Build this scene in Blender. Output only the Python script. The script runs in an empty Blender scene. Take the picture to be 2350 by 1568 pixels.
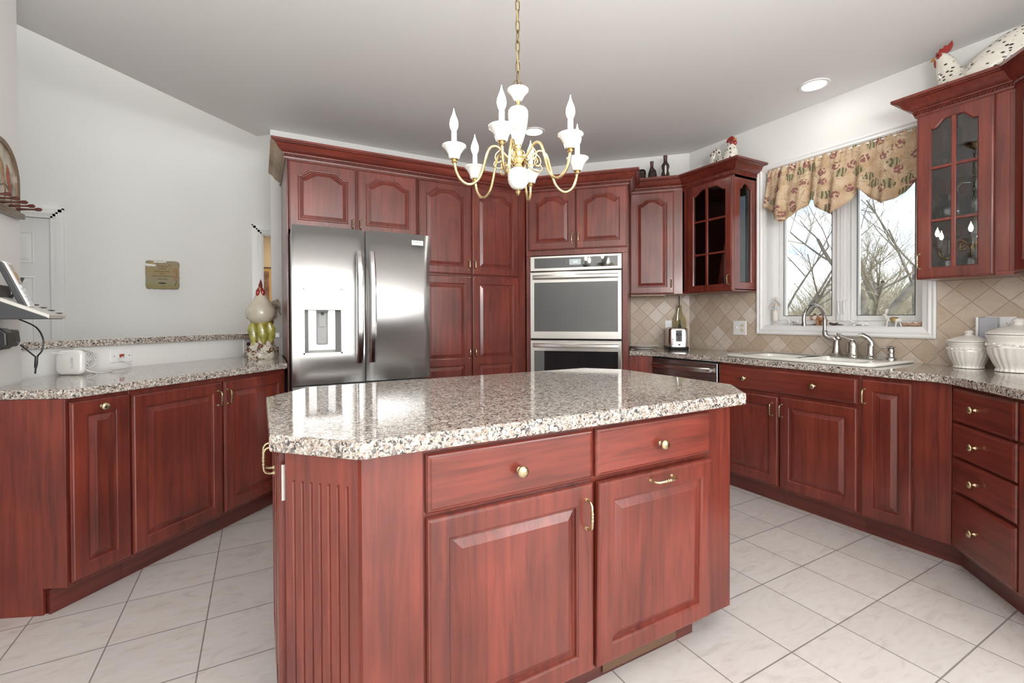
import bpy, math, random
from math import sin, cos, pi, radians as R
from mathutils import Matrix, Vector
random.seed(7)
S = bpy.context.scene
COL = S.collection
# ------------------------------------------------------------------ camera
F_PX, W_PX, H_PX = 1057.33, 2350, 1568
yaw, pit, rol = R(28.7675), R(-0.5683), R(-0.2455)
fw = Vector((sin(yaw)*cos(pit), cos(yaw)*cos(pit), sin(pit)))
r0 = Vector((cos(yaw), -sin(yaw), 0)); u0 = r0.cross(fw)
rt = r0*cos(rol)+u0*sin(rol); up = -r0*sin(rol)+u0*cos(rol)
cam = bpy.data.objects.new('camera', bpy.data.cameras.new('camera')); COL.objects.link(cam)
m = Matrix((rt, up, -fw)).transposed().to_4x4(); m.translation = (0, 0, 1.195)
cam.matrix_world = m
cam.data.sensor_fit = 'HORIZONTAL'; cam.data.sensor_width = 36.0
cam.data.lens = 36.0*F_PX/W_PX
cam.data.shift_x = 0.0; cam.data.shift_y = (741.44-784.0)/W_PX
cam.data.clip_start = 0.02; cam.data.clip_end = 400
S.camera = cam
# ------------------------------------------------------------------ sky, sun, area lamps, exposure
world = bpy.data.worlds.new('sky'); S.world = world; world.use_nodes = True
wn = world.node_tree; wn.nodes.clear()
def wnode(t, **k):
    n = wn.nodes.new(t)
    for a, b in k.items():
        if a in n.inputs.keys(): n.inputs[a].default_value = b
        else: setattr(n, a, b)
    return n
tc = wnode('ShaderNodeTexCoord')
mp = wnode('ShaderNodeMapping'); mp.inputs['Scale'].default_value = (1, 1, 2.6)
cl = wnode('ShaderNodeTexNoise', Scale=2.7, Detail=7.0, Roughness=0.58, Distortion=0.3)
rp = wnode('ShaderNodeValToRGB')
rp.color_ramp.elements[0].position = 0.35; rp.color_ramp.elements[0].color = (0.42, 0.63, 0.92, 1)
rp.color_ramp.elements[1].position = 0.50; rp.color_ramp.elements[1].color = (0.95, 0.98, 1.0, 1)
bg = wnode('ShaderNodeBackground', Strength=1.9); wo = wnode('ShaderNodeOutputWorld')
wn.links.new(tc.outputs['Generated'], mp.inputs['Vector']); wn.links.new(mp.outputs['Vector'], cl.inputs['Vector'])
wn.links.new(cl.outputs['Fac'], rp.inputs['Fac']); wn.links.new(rp.outputs['Color'], bg.inputs['Color'])
wn.links.new(bg.outputs['Background'], wo.inputs['Surface'])
def lamp(name, kind, loc, energy, direction=None, color=(1, 1, 1), **k):
    d = bpy.data.lights.new(name, kind); d.energy = energy; d.color = color
    for a, b in k.items(): setattr(d, a, b)
    o = bpy.data.objects.new(name, d); COL.objects.link(o); o.location = loc
    if direction: o.rotation_euler = Vector(direction).to_track_quat('-Z', 'Y').to_euler()
    return o
lamp('sun', 'SUN', (8, -6, 6), 3.2, (-0.30, 0.80, -0.42), (1.0, 0.95, 0.86), angle=R(0.6))
# area lamps added as fill: rear windows, right side, under the foyer ceiling
lamp('rear_window_fill', 'AREA', (0.55, -2.92, 1.55), 100, (0, 1, -0.05), (1.0, 0.985, 0.96), shape='RECTANGLE', size=2.3, size_y=2.0)
lamp('side_fill', 'AREA', (2.42, -1.7, 1.5), 45, (-1, 0.25, 0), (0.95, 0.98, 1.0), shape='RECTANGLE', size=1.4, size_y=1.5)
lamp('foyer_fill', 'AREA', (-0.9, 4.6, 4.9), 40, (0.05, 0.12, -1), (1.0, 0.98, 0.95), shape='RECTANGLE', size=2.6, size_y=0.7)
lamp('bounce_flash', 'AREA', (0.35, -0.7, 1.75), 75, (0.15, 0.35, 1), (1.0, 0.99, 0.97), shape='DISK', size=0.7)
lamp('hall_light', 'AREA', (0.4, 6.4, 2.5), 22, (0, 0, -1), (1.0, 0.86, 0.66), shape='RECTANGLE', size=0.8, size_y=0.8)
S.view_settings.view_transform = 'Standard'; S.view_settings.look = 'None'
S.view_settings.exposure = 0.0; S.view_settings.gamma = 1.0
S.view_settings.use_curve_mapping = False
S.cycles.max_bounces = 10; S.cycles.transparent_max_bounces = 16; S.cycles.transmission_bounces = 8
S.cycles.diffuse_bounces = 5; S.cycles.glossy_bounces = 5; S.cycles.caustics_reflective = False; S.cycles.caustics_refractive = False
S.cycles.sample_clamp_indirect = 6.0
# ------------------------------------------------------------------ materials
def mat(name):
    m = bpy.data.materials.new(name); m.use_nodes = True
    nt = m.node_tree; b = nt.nodes['Principled BSDF']
    return m, nt, b
def nd(nt, t, **k):
    n = nt.nodes.new(t)
    for a, b in k.items():
        if a in n.inputs.keys(): n.inputs[a].default_value = b
        else: setattr(n, a, b)
    return n
def lk(nt, a, ao, b, bi): nt.links.new(a.outputs[ao], b.inputs[bi])
def ramp(nt, stops, interp='LINEAR'):
    n = nt.nodes.new('ShaderNodeValToRGB'); cr = n.color_ramp; cr.interpolation = interp
    while len(cr.elements) < len(stops): cr.elements.new(0.5)
    for e, (p, c) in zip(cr.elements, stops): e.position = p; e.color = (*c, 1)
    return n
def mixc(nt, blend='MIX', fac=0.5):
    n = nt.nodes.new('ShaderNodeMix'); n.data_type = 'RGBA'; n.blend_type = blend; n.inputs[0].default_value = fac
    return n   # inputs 6,7 ; output 2
def plain(name, col, rough=0.5, metal=0.0, coat=0.0, emit=None, es=0.0, bump=0.0, bscale=60.0, var=0.0, spec=0.5):
    m, nt, b = mat(name)
    b.inputs['Base Color'].default_value = (*col, 1); b.inputs['Roughness'].default_value = rough
    b.inputs['Metallic'].default_value = metal; b.inputs['Coat Weight'].default_value = coat
    b.inputs['Specular IOR Level'].default_value = spec
    if emit: b.inputs['Emission Color'].default_value = (*emit, 1); b.inputs['Emission Strength'].default_value = es
    if bump or var:
        t = nd(nt, 'ShaderNodeTexCoord'); n = nd(nt, 'ShaderNodeTexNoise', Scale=bscale, Detail=4.0)
        lk(nt, t, 'Object', n, 'Vector')
        if bump:
            bp = nd(nt, 'ShaderNodeBump', Strength=bump, Distance=0.004); lk(nt, n, 'Fac', bp, 'Height'); lk(nt, bp, 'Normal', b, 'Normal')
        if var:
            rr = ramp(nt, [(0.3, tuple(c*(1-var) for c in col)), (0.7, tuple(min(1, c*(1+var)) for c in col))])
            lk(nt, n, 'Fac', rr, 'Fac'); lk(nt, rr, 'Color', b, 'Base Color')
    return m
def wood(name, dark, mid, light, axis='Z', rough=0.33, coat=0.4, strip=0.083):
    m, nt, b = mat(name)
    t = nd(nt, 'ShaderNodeTexCoord'); oi = nd(nt, 'ShaderNodeObjectInfo')
    add = nd(nt, 'ShaderNodeVectorMath', operation='ADD'); mul = nd(nt, 'ShaderNodeVectorMath', operation='SCALE')
    lk(nt, oi, 'Random', mul, 'Scale'); mul.inputs[0].default_value = (13.7, 7.1, 29.3)
    lk(nt, t, 'Object', add, 0); lk(nt, mul, 'Vector', add, 1)
    mp = nd(nt, 'ShaderNodeMapping'); lk(nt, add, 'Vector', mp, 'Vector')
    mp.inputs['Scale'].default_value = (38, 38, 2.4) if axis == 'Z' else (2.4, 38, 38)
    n = nd(nt, 'ShaderNodeTexNoise', Scale=1.0, Detail=6.0, Roughness=0.62, Distortion=0.7); lk(nt, mp, 'Vector', n, 'Vector')
    rp = ramp(nt, [(0.30, dark), (0.5, mid), (0.72, light)]); lk(nt, n, 'Fac', rp, 'Fac')
    # large soft blotches of the stain
    n2 = nd(nt, 'ShaderNodeTexNoise', Scale=3.2, Detail=2.0); lk(nt, add, 'Vector', n2, 'Vector')
    r2 = ramp(nt, [(0.33, (0.70, 0.66, 0.66)), (0.66, (1.12, 1.1, 1.08))]); lk(nt, n2, 'Fac', r2, 'Fac')
    m1 = mixc(nt, 'MULTIPLY', 0.85); lk(nt, rp, 'Color', m1, 6); lk(nt, r2, 'Color', m1, 7)
    # glued-up boards
    sx = nd(nt, 'ShaderNodeSeparateXYZ'); lk(nt, t, 'Object', sx, 'Vector')
    dv = nd(nt, 'ShaderNodeMath', operation='DIVIDE'); lk(nt, sx, 'X' if axis == 'Z' else 'Z', dv, 0); dv.inputs[1].default_value = strip
    fl = nd(nt, 'ShaderNodeMath', operation='FLOOR'); lk(nt, dv, 0, fl, 0)
    ad = nd(nt, 'ShaderNodeMath', operation='MULTIPLY_ADD'); lk(nt, oi, 'Random', ad, 0); ad.inputs[1].default_value = 97.0; lk(nt, fl, 0, ad, 2)
    wn_ = nd(nt, 'ShaderNodeTexWhiteNoise', noise_dimensions='1D'); lk(nt, ad, 0, wn_, 'W')
    r3 = ramp(nt, [(0.0, (0.86, 0.84, 0.84)), (1.0, (1.1, 1.08, 1.06))]); lk(nt, wn_, 'Value', r3, 'Fac')
    m2 = mixc(nt, 'MULTIPLY', 0.9); lk(nt, m1, 2, m2, 6); lk(nt, r3, 'Color', m2, 7)
    lk(nt, m2, 2, b, 'Base Color')
    b.inputs['Roughness'].default_value = rough; b.inputs['Coat Weight'].default_value = coat; b.inputs['Coat Roughness'].default_value = 0.16
    bp = nd(nt, 'ShaderNodeBump', Strength=0.05, Distance=0.002); lk(nt, n, 'Fac', bp, 'Height'); lk(nt, bp, 'Normal', b, 'Normal')
    return m
CH = ((0.095, 0.017, 0.011), (0.165, 0.029, 0.018), (0.215, 0.042, 0.025))
WOOD = wood('cherry_wood', *CH); WOODH = wood('cherry_wood_horizontal', *CH, axis='X')
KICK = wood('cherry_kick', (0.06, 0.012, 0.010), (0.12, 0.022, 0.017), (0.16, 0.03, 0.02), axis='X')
RAW = wood('unstained_wood', (0.36, 0.27, 0.19), (0.50, 0.40, 0.29), (0.58, 0.47, 0.35), axis='X', rough=0.6, coat=0.0)
def granite():
    m, nt, b = mat('granite')
    t = nd(nt, 'ShaderNodeTexCoord')
    nz = nd(nt, 'ShaderNodeTexNoise', Scale=90.0, Detail=3.0); lk(nt, t, 'Object', nz, 'Vector')
    mx = mixc(nt, 'LINEAR_LIGHT', 0.012); lk(nt, t, 'Object', mx, 6); lk(nt, nz, 'Color', mx, 7)
    v = nd(nt, 'ShaderNodeTexVoronoi', Scale=165.0); lk(nt, mx, 2, v, 'Vector')
    sp = nd(nt, 'ShaderNodeSeparateColor'); lk(nt, v, 'Color', sp, 'Color')
    rp = ramp(nt, [(0.0, (0.06, 0.055, 0.053)), (0.11, (0.20, 0.185, 0.175)), (0.25, (0.42, 0.34, 0.29)), (0.48, (0.52, 0.45, 0.39)), (0.66, (0.64, 0.60, 0.55)), (0.84, (0.76, 0.74, 0.70))], 'CONSTANT')
    lk(nt, sp, 'Red', rp, 'Fac')
    v2 = nd(nt, 'ShaderNodeTexVoronoi', Scale=330.0); lk(nt, t, 'Object', v2, 'Vector')
    sp2 = nd(nt, 'ShaderNodeSeparateColor'); lk(nt, v2, 'Color', sp2, 'Color')
    r2 = ramp(nt, [(0.0, (0.10, 0.095, 0.09)), (0.22, (0.75, 0.72, 0.68)), (0.7, (1, 1, 1))], 'CONSTANT'); lk(nt, sp2, 'Green', r2, 'Fac')
    m2 = mixc(nt, 'MULTIPLY', 0.55); lk(nt, rp, 'Color', m2, 6); lk(nt, r2, 'Color', m2, 7)
    lk(nt, m2, 2, b, 'Base Color'); b.inputs['Roughness'].default_value = 0.06; b.inputs['Specular IOR Level'].default_value = 0.6
    return m
GRAN = granite()
def floor_tile():
    m, nt, b = mat('floor_tile')
    t = nd(nt, 'ShaderNodeTexCoord'); mp = nd(nt, 'ShaderNodeMapping'); mp.inputs['Location'].default_value = (-0.115, -0.028, 0)
    lk(nt, t, 'Object', mp, 'Vector')
    br = nd(nt, 'ShaderNodeTexBrick', offset=0.0, squash=1.0)
    for k, v in dict(Scale=1.0).items(): br.inputs[k].default_value = v
    br.inputs['Mortar Size'].default_value = 0.0026; br.inputs['Mortar Smooth'].default_value = 0.1
    br.inputs['Brick Width'].default_value = 0.308; br.inputs['Row Height'].default_value = 0.308
    br.inputs['Color1'].default_value = (0.66, 0.635, 0.61, 1); br.inputs['Color2'].default_value = (0.72, 0.69, 0.665, 1); br.inputs['Mortar'].default_value = (0.24, 0.225, 0.21, 1)
    lk(nt, mp, 'Vector', br, 'Vector')
    mp2 = nd(nt, 'ShaderNodeMapping'); mp2.inputs['Scale'].default_value = (6, 16, 1); mp2.inputs['Rotation'].default_value = (0, 0, 0.5); lk(nt, t, 'Object', mp2, 'Vector')
    n = nd(nt, 'ShaderNodeTexNoise', Scale=1.0, Detail=7.0, Roughness=0.65, Distortion=1.6); lk(nt, mp2, 'Vector', n, 'Vector')
    rp = ramp(nt, [(0.32, (0.80, 0.77, 0.77)), (0.45, (0.96, 0.93, 0.925)), (0.6, (1, 1, 1))]); lk(nt, n, 'Fac', rp, 'Fac')
    mx = mixc(nt, 'MULTIPLY', 0.75); lk(nt, br, 'Color', mx, 6); lk(nt, rp, 'Color', mx, 7); lk(nt, mx, 2, b, 'Base Color')
    rr = nd(nt, 'ShaderNodeMapRange'); lk(nt, br, 'Fac', rr, 'Value'); rr.inputs['To Min'].default_value = 0.22; rr.inputs['To Max'].default_value = 0.8; lk(nt, rr, 0, b, 'Roughness')
    iv = nd(nt, 'ShaderNodeMath', operation='SUBTRACT'); iv.inputs[0].default_value = 1.0; lk(nt, br, 'Fac', iv, 1)
    bp = nd(nt, 'ShaderNodeBump', Strength=0.5, Distance=0.002); lk(nt, iv, 0, bp, 'Height'); lk(nt, bp, 'Normal', b, 'Normal')
    return m
def splash_tile(name, ou, oz, side=0.1061):
    m, nt, b = mat(name)          # the panel's local x,z plane, tiles set on the diamond
    t = nd(nt, 'ShaderNodeTexCoord'); sx = nd(nt, 'ShaderNodeSeparateXYZ'); lk(nt, t, 'Object', sx, 'Vector')
    cb = nd(nt, 'ShaderNodeCombineXYZ'); lk(nt, sx, 'X', cb, 'X'); lk(nt, sx, 'Z', cb, 'Y')
    v1 = nd(nt, 'ShaderNodeVectorMath', operation='SUBTRACT'); lk(nt, cb, 'Vector', v1, 0); v1.inputs[1].default_value = (ou, oz, 0)
    vr = nd(nt, 'ShaderNodeVectorRotate', rotation_type='Z_AXIS'); lk(nt, v1, 'Vector', vr, 'Vector'); vr.inputs['Angle'].default_value = pi/4
    br = nd(nt, 'ShaderNodeTexBrick', offset=0.0, squash=1.0)
    br.inputs['Scale'].default_value = 1.0; br.inputs['Mortar Size'].default_value = 0.0024; br.inputs['Mortar Smooth'].default_value = 0.3
    br.inputs['Brick Width'].default_value = side; br.inputs['Row Height'].default_value = side
    br.inputs['Color1'].default_value = (0, 0, 0, 1); br.inputs['Color2'].default_value = (1, 1, 1, 1); br.inputs['Mortar'].default_value = (0.5, 0.5, 0.5, 1)
    lk(nt, vr, 'Vector', br, 'Vector')
    dv = nd(nt, 'ShaderNodeVectorMath', operation='SCALE'); lk(nt, vr, 'Vector', dv, 0); dv.inputs['Scale'].default_value = 1.0/side
    fl = nd(nt, 'ShaderNodeVectorMath', operation='FLOOR'); lk(nt, dv, 'Vector', fl, 0)
    wh = nd(nt, 'ShaderNodeTexWhiteNoise', noise_dimensions='3D'); lk(nt, fl, 'Vector', wh, 'Vector')
    rp = ramp(nt, [(0.0, (0.50, 0.40, 0.30)), (0.35, (0.55, 0.455, 0.36)), (0.7, (0.62, 0.535, 0.45)), (1.0, (0.70, 0.64, 0.58))]); lk(nt, wh, 'Value', rp, 'Fac')
    n = nd(nt, 'ShaderNodeTexNoise', Scale=22.0, Detail=6.0, Roughness=0.65, Distortion=1.0); lk(nt, t, 'Object', n, 'Vector')
    r2 = ramp(nt, [(0.3, (0.84, 0.78, 0.70)), (0.5, (1, 1, 1)), (0.7, (1.06, 1.07, 1.1))]); lk(nt, n, 'Fac', r2, 'Fac')
    mx = mixc(nt, 'MULTIPLY', 0.7); lk(nt, rp, 'Color', mx, 6); lk(nt, r2, 'Color', mx, 7)
    m2 = mixc(nt, 'MIX'); lk(nt, br, 'Fac', m2, 0); lk(nt, mx, 2, m2, 6); m2.inputs[7].default_value = (0.40, 0.335, 0.265, 1)
    lk(nt, m2, 2, b, 'Base Color'); b.inputs['Roughness'].default_value = 0.42
    iv = nd(nt, 'ShaderNodeMath', operation='SUBTRACT'); iv.inputs[0].default_value = 1.0; lk(nt, br, 'Fac', iv, 1)
    bp = nd(nt, 'ShaderNodeBump', Strength=0.7, Distance=0.003); lk(nt, iv, 0, bp, 'Height'); lk(nt, bp, 'Normal', b, 'Normal')
    return m
def steel(name, col, rough, wave=0.0, brushed=True):
    m, nt, b = mat(name)
    b.inputs['Base Color'].default_value = (*col, 1); b.inputs['Metallic'].default_value = 1.0; b.inputs['Roughness'].default_value = rough
    t = nd(nt, 'ShaderNodeTexCoord')
    if wave:
        mp = nd(nt, 'ShaderNodeMapping'); mp.inputs['Scale'].default_value = (3.4, 1, 1.1); lk(nt, t, 'Object', mp, 'Vector')
        n = nd(nt, 'ShaderNodeTexNoise', Scale=1.0, Detail=1.0); lk(nt, mp, 'Vector', n, 'Vector')
        bp = nd(nt, 'ShaderNodeBump', Strength=wave, Distance=0.02); lk(nt, n, 'Fac', bp, 'Height'); lk(nt, bp, 'Normal', b, 'Normal')
    if brushed:
        mp = nd(nt, 'ShaderNodeMapping'); mp.inputs['Scale'].default_value = (4, 4, 900); lk(nt, t, 'Object', mp, 'Vector')
        n2 = nd(nt, 'ShaderNodeTexNoise', Scale=1.0, Detail=2.0); lk(nt, mp, 'Vector', n2, 'Vector')
        rr = nd(nt, 'ShaderNodeMapRange'); lk(nt, n2, 'Fac', rr, 'Value'); rr.inputs['To Min'].default_value = rough*0.85; rr.inputs['To Max'].default_value = rough*1.2; lk(nt, rr, 0, b, 'Roughness')
    return m
def pane(name, tint=(0.95, 0.97, 0.97), refl=1.5):
    m = bpy.data.materials.new(name); m.use_nodes = True; nt = m.node_tree; nt.nodes.clear()
    o = nd(nt, 'ShaderNodeOutputMaterial'); tr = nd(nt, 'ShaderNodeBsdfTransparent'); gl = nd(nt, 'ShaderNodeBsdfGlossy'); fr = nd(nt, 'ShaderNodeFresnel', IOR=refl); mx = nd(nt, 'ShaderNodeMixShader')
    tr.inputs['Color'].default_value = (*tint, 1); gl.inputs['Roughness'].default_value = 0.0
    lk(nt, fr, 'Fac', mx, 0); lk(nt, tr, 'BSDF', mx, 1); lk(nt, gl, 'BSDF', mx, 2); lk(nt, mx, 'Shader', o, 'Surface')
    return m
def crystal():
    m, nt, b = mat('clear_glass')
    b.inputs['Transmission Weight'].default_value = 1.0; b.inputs['Roughness'].default_value = 0.0; b.inputs['IOR'].default_value = 1.5
    b.inputs['Base Color'].default_value = (0.97, 0.985, 0.99, 1)
    return m
STEEL = steel('brushed_steel', (0.74, 0.74, 0.73), 0.34, 0.35); STEELP = steel('steel_trim', (0.72, 0.705, 0.67), 0.22)
STEELD = steel('dark_steel', (0.46, 0.44, 0.44), 0.26); NICKEL = plain('brushed_nickel', (0.50, 0.48, 0.45), 0.24, 1.0)
CHROME = plain('chrome', (0.75, 0.75, 0.76), 0.08, 1.0); BRASS = plain('polished_brass', (0.80, 0.63, 0.33), 0.14, 1.0)
ABRASS = plain('antique_brass', (0.56, 0.47, 0.29), 0.26, 1.0, var=0.2, bscale=40); DBRASS = plain('dark_brass', (0.27, 0.2, 0.11), 0.35, 1.0)
PAINT = plain('white_wall_paint', (0.80, 0.80, 0.785), 0.6, bump=0.02, bscale=300); CEILP = plain('ceiling_paint', (0.80, 0.80, 0.795), 0.8)
TRIM = plain('white_trim_paint', (0.85, 0.85, 0.845), 0.3); BEIGE = plain('beige_paint', (0.72, 0.62, 0.47), 0.7)
BLACK = plain('black_plastic', (0.012, 0.012, 0.013), 0.35); DGREY = plain('dark_grey_plastic', (0.05, 0.05, 0.055), 0.4); SHADOW = plain('dark_gap', (0.008, 0.005, 0.005), 0.8)
BGLASS = plain('black_oven_glass', (0.015, 0.016, 0.018), 0.03, spec=1.0, coat=1.0); PORC = plain('white_porcelain', (0.86, 0.85, 0.82), 0.12, coat=0.5); WPLAST = plain('white_plastic', (0.84, 0.84, 0.83), 0.3)
IVORY = plain('ivory_plastic', (0.78, 0.72, 0.58), 0.35); CERAM = plain('cream_ceramic', (0.78, 0.75, 0.70), 0.18, coat=0.4); SINKW = plain('white_enamel', (0.86, 0.85, 0.80), 0.1, coat=0.5)
SPLITG = plain('grey_plastic', (0.36, 0.36, 0.36), 0.35); LGREY = plain('light_grey_panel', (0.47, 0.47, 0.46), 0.3, 0.5)
GLASS = pane('clear_glass', (0.90, 0.93, 0.94), 1.75); PANE = pane('window_pane'); CPANE = pane('cabinet_pane', (0.93, 0.95, 0.95), 1.65)
BULB = plain('lit_bulb', (1, 1, 1), 0.3, emit=(1.0, 0.93, 0.80), es=32.0); DISC = plain('lit_lens', (1, 1, 1), 0.4, emit=(1.0, 0.96, 0.9), es=26.0)
RED = plain('red_glaze', (0.30, 0.022, 0.018), 0.2, coat=0.5, var=0.25, bscale=30); ORANGE = plain('beak_orange', (0.55, 0.24, 0.05), 0.3)
INK = plain('dark_ink', (0.05, 0.035, 0.025), 0.6); GINK = plain('grey_ink', (0.22, 0.22, 0.22), 0.6)
# ------------------------------------------------------------------ mesh helper
class M:
    def __init__(s): s.v = []; s.f = []; s.m = []; s.mi = 0; s.T = None
    def add(s, vs, fs):
        o = len(s.v)
        s.v += [tuple(s.T @ Vector(p)) if s.T else tuple(p) for p in vs]
        for f in fs: s.f.append([i+o for i in f]); s.m.append(s.mi)
        return s
    def box(s, x0, x1, y0, y1, z0, z1):
        v = [(x, y, z) for x in (x0, x1) for y in (y0, y1) for z in (z0, z1)]
        return s.add(v, [(0, 1, 3, 2), (4, 6, 7, 5), (0, 4, 5, 1), (2, 3, 7, 6), (0, 2, 6, 4), (1, 5, 7, 3)])
    def loft(s, loops, cap0=True, cap1=True, closed=True):
        n = len(loops[0]); v = [p for l in loops for p in l]; f = []
        for a in range(len(loops)-1):
            for i in range(n if closed else n-1):
                j = (i+1) % n; f.append((a*n+i, a*n+j, (a+1)*n+j, (a+1)*n+i))
        if cap0: f.append(tuple(range(n-1, -1, -1)))
        if cap1: f.append(tuple((len(loops)-1)*n+i for i in range(n)))
        return s.add(v, f)
    def prism(s, poly, z0, z1):
        a = sum(poly[i][0]*poly[(i+1) % len(poly)][1]-poly[(i+1) % len(poly)][0]*poly[i][1] for i in range(len(poly)))
        if a < 0: poly = poly[::-1]
        return s.loft([[(x, y, z0) for x, y in poly], [(x, y, z1) for x, y in poly]])
    def lathe(s, prof, n=28, c=(0, 0, 0), flute=0, fa=0.0, sx=1.0, sy=1.0, cap0=True, cap1=True):
        L = []
        for k, (r, z) in enumerate(prof):
            l = []
            for i in range(n):
                a = 2*pi*i/n; rr = max(r, 1e-4)*(1+(fa*cos(flute*a) if flute else 0))
                l.append((c[0]+rr*cos(a)*sx, c[1]+rr*sin(a)*sy, c[2]+z))
            L.append(l)
        return s.loft(L, cap0, cap1)
    def tube(s, path, rad, n=8, cap=True, sq=1.0, upv=None):
        P = [Vector(p) for p in path]; L = []; nrm = None
        for i, p in enumerate(P):
            t = (P[min(i+1, len(P)-1)]-P[max(i-1, 0)]).normalized()
            if nrm is None:
                a = Vector(upv) if upv else (Vector((0, 0, 1)) if abs(t.z) < 0.9 else Vector((1, 0, 0)))
                nrm = (a-t*a.dot(t)).normalized()
            else: nrm = (nrm-t*nrm.dot(t)).normalized()
            b = t.cross(nrm); r = rad[i] if isinstance(rad, (list, tuple)) else rad
            L.append([p+nrm*r*cos(2*pi*k/n)+b*r*sq*sin(2*pi*k/n) for k in range(n)])
        return s.loft(L, cap, cap)
    def ball(s, c, r, n=12, k=8, sx=1, sy=1, sz=1):
        return s.loft([[(c[0]+r*sx*sin(pi*j/k)*cos(2*pi*i/n), c[1]+r*sy*sin(pi*j/k)*sin(2*pi*i/n), c[2]-r*sz*cos(pi*j/k)) for i in range(n)] if 0 < j < k else [(c[0]+1e-4*cos(2*pi*i/n), c[1]+1e-4*sin(2*pi*i/n), c[2]-r*sz*cos(pi*j/k)) for i in range(n)] for j in range(k+1)])
    def build(s, name, material, parent=None, loc=(0, 0, 0), rot=(0, 0, 0), smooth=40, bevel=0.0, label=None, sub=0):
        me = bpy.data.meshes.new(name); me.from_pydata(s.v, [], s.f)
        for mt in (material if isinstance(material, (list, tuple)) else [material]): me.materials.append(mt)
        me.polygons.foreach_set('material_index', s.m)
        if smooth:
            me.polygons.foreach_set('use_smooth', [True]*len(me.polygons)); me.set_sharp_from_angle(angle=R(smooth))
        me.validate(); me.update()
        o = bpy.data.objects.new(name, me); COL.objects.link(o); o.location = loc; o.rotation_euler = rot
        if parent: o.parent = parent
        if bevel:
            b = o.modifiers.new('bevel', 'BEVEL'); b.width = bevel; b.segments = 2; b.limit_method = 'ANGLE'; b.angle_limit = R(50)
        if sub:
            b = o.modifiers.new('sub', 'SUBSURF'); b.levels = sub; b.render_levels = sub
        if label: o['label'] = label
        return o
def tag(o, label, cat, group=None, kind=None):
    if label: o['label'] = label
    if cat: o['category'] = cat
    if group: o['group'] = group
    if kind: o['kind'] = kind
    return o
def thing(name, label, cat, loc=(0, 0, 0), rz=0.0, group=None):
    o = bpy.data.objects.new(name, None); COL.objects.link(o); o.location = loc; o.rotation_euler = (0, 0, R(rz)); o.empty_display_size = 0.1
    return tag(o, label, cat, group)
def struct(o): o['kind'] = 'structure'; return o
def dup(root, loc=None, rz=None, label=None, group=None):
    r = root.copy(); COL.objects.link(r)
    if loc is not None: r.location = loc
    if rz is not None: r.rotation_euler = (0, 0, R(rz))
    if label: r['label'] = label
    if group: r['group'] = group
    for ch in list(root.children):
        c = ch.copy(); COL.objects.link(c); c.parent = r
        for g in list(ch.children):
            d = g.copy(); COL.objects.link(d); d.parent = c
    return r
def text(body, size, T, name, material, parent=None, depth=0.0006, align='CENTER', shear=0.0):
    cu = bpy.data.curves.new('lettering', 'FONT'); cu.body = body; cu.size = size; cu.extrude = depth; cu.align_x = align; cu.align_y = 'CENTER'; cu.shear = shear; cu.resolution_u = 3
    ob = bpy.data.objects.new('lettering', cu); COL.objects.link(ob)
    dg = bpy.context.evaluated_depsgraph_get(); me = bpy.data.meshes.new_from_object(ob.evaluated_get(dg))
    bpy.data.objects.remove(ob); me.materials.clear(); me.materials.append(material); me.transform(T)
    o = bpy.data.objects.new(name, me); COL.objects.link(o); o.parent = parent
    return o
def wallT(x, y, z): # lettering standing on a face that looks along local -y
    return Matrix.Translation((x, y, z)) @ Matrix.Rotation(pi/2, 4, 'X')
# ------------------------------------------------------------------ the room
from mathutils.geometry import tessellate_polygon
s2 = math.sqrt(0.5)
CEIL = 2.715
FLOORT = floor_tile()
def slab_holes(mm, outer, holes, z0, z1):
    loops = [outer]+holes
    pts = [p for l in loops for p in l]; tris = tessellate_polygon([[Vector((x, y, 0)) for x, y in l] for l in loops])
    n = len(pts); mm.add([(x, y, z0) for x, y in pts]+[(x, y, z1) for x, y in pts], [tuple(reversed(t)) for t in tris]+[tuple(i+n for i in t) for t in tris])
    k = 0
    for l in loops:
        q = len(l); mm.add([(x, y, z0) for x, y in l]+[(x, y, z1) for x, y in l], [(i, (i+1) % q, q+(i+1) % q, q+i) for i in range(q)])
def fixn(o):
    import bmesh
    b = bmesh.new(); b.from_mesh(o.data); bmesh.ops.remove_doubles(b, verts=b.verts, dist=1e-5); bmesh.ops.recalc_face_normals(b, faces=b.faces); b.to_mesh(o.data); b.free(); return o
struct(M().box(-4.2, 4.2, -3.2, 8.2, -0.15, 0.0).build('floor', FLOORT, smooth=0))
struct(M().prism([(-1.08, -3.12), (3.66, -3.12), (3.66, 3.02), (2.33, 4.29), (0.09, 4.29), (-1.08, 3.12)], CEIL, CEIL+0.05).build('ceiling', CEILP, smooth=0))
struct(M().box(-1.08, -0.96, -3.12, 2.945, 0, CEIL).build('wall_left', PAINT, smooth=0))
struct(M().box(0.09, 2.42, 4.17, 4.29, 0, 5.0).build('wall_back', PAINT, smooth=0))
struct(M().prism([(2.28, 4.17), (3.5, 2.95), (3.6, 3.05), (2.38, 4.27)], 0, CEIL).build('wall_corner', PAINT, smooth=0))
WY0, WY1, WZ0, WZ1 = 1.24, 2.215, 1.13, 2.31
w = M(); w.box(3.5, 3.66, 0.6, WY0, 0, CEIL).box(3.5, 3.66, WY1, 3.02, 0, CEIL).box(3.5, 3.66, WY0, WY1, 0, WZ0).box(3.5, 3.66, WY0, WY1, WZ1, CEIL)
struct(w.build('wall_right', PAINT, smooth=0))
struct(M().prism([(3.5, 0.66), (2.5, -0.34), (2.6, -0.44), (3.62, 0.58)], 0, CEIL).build('wall_diagonal', PAINT, smooth=0))
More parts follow.
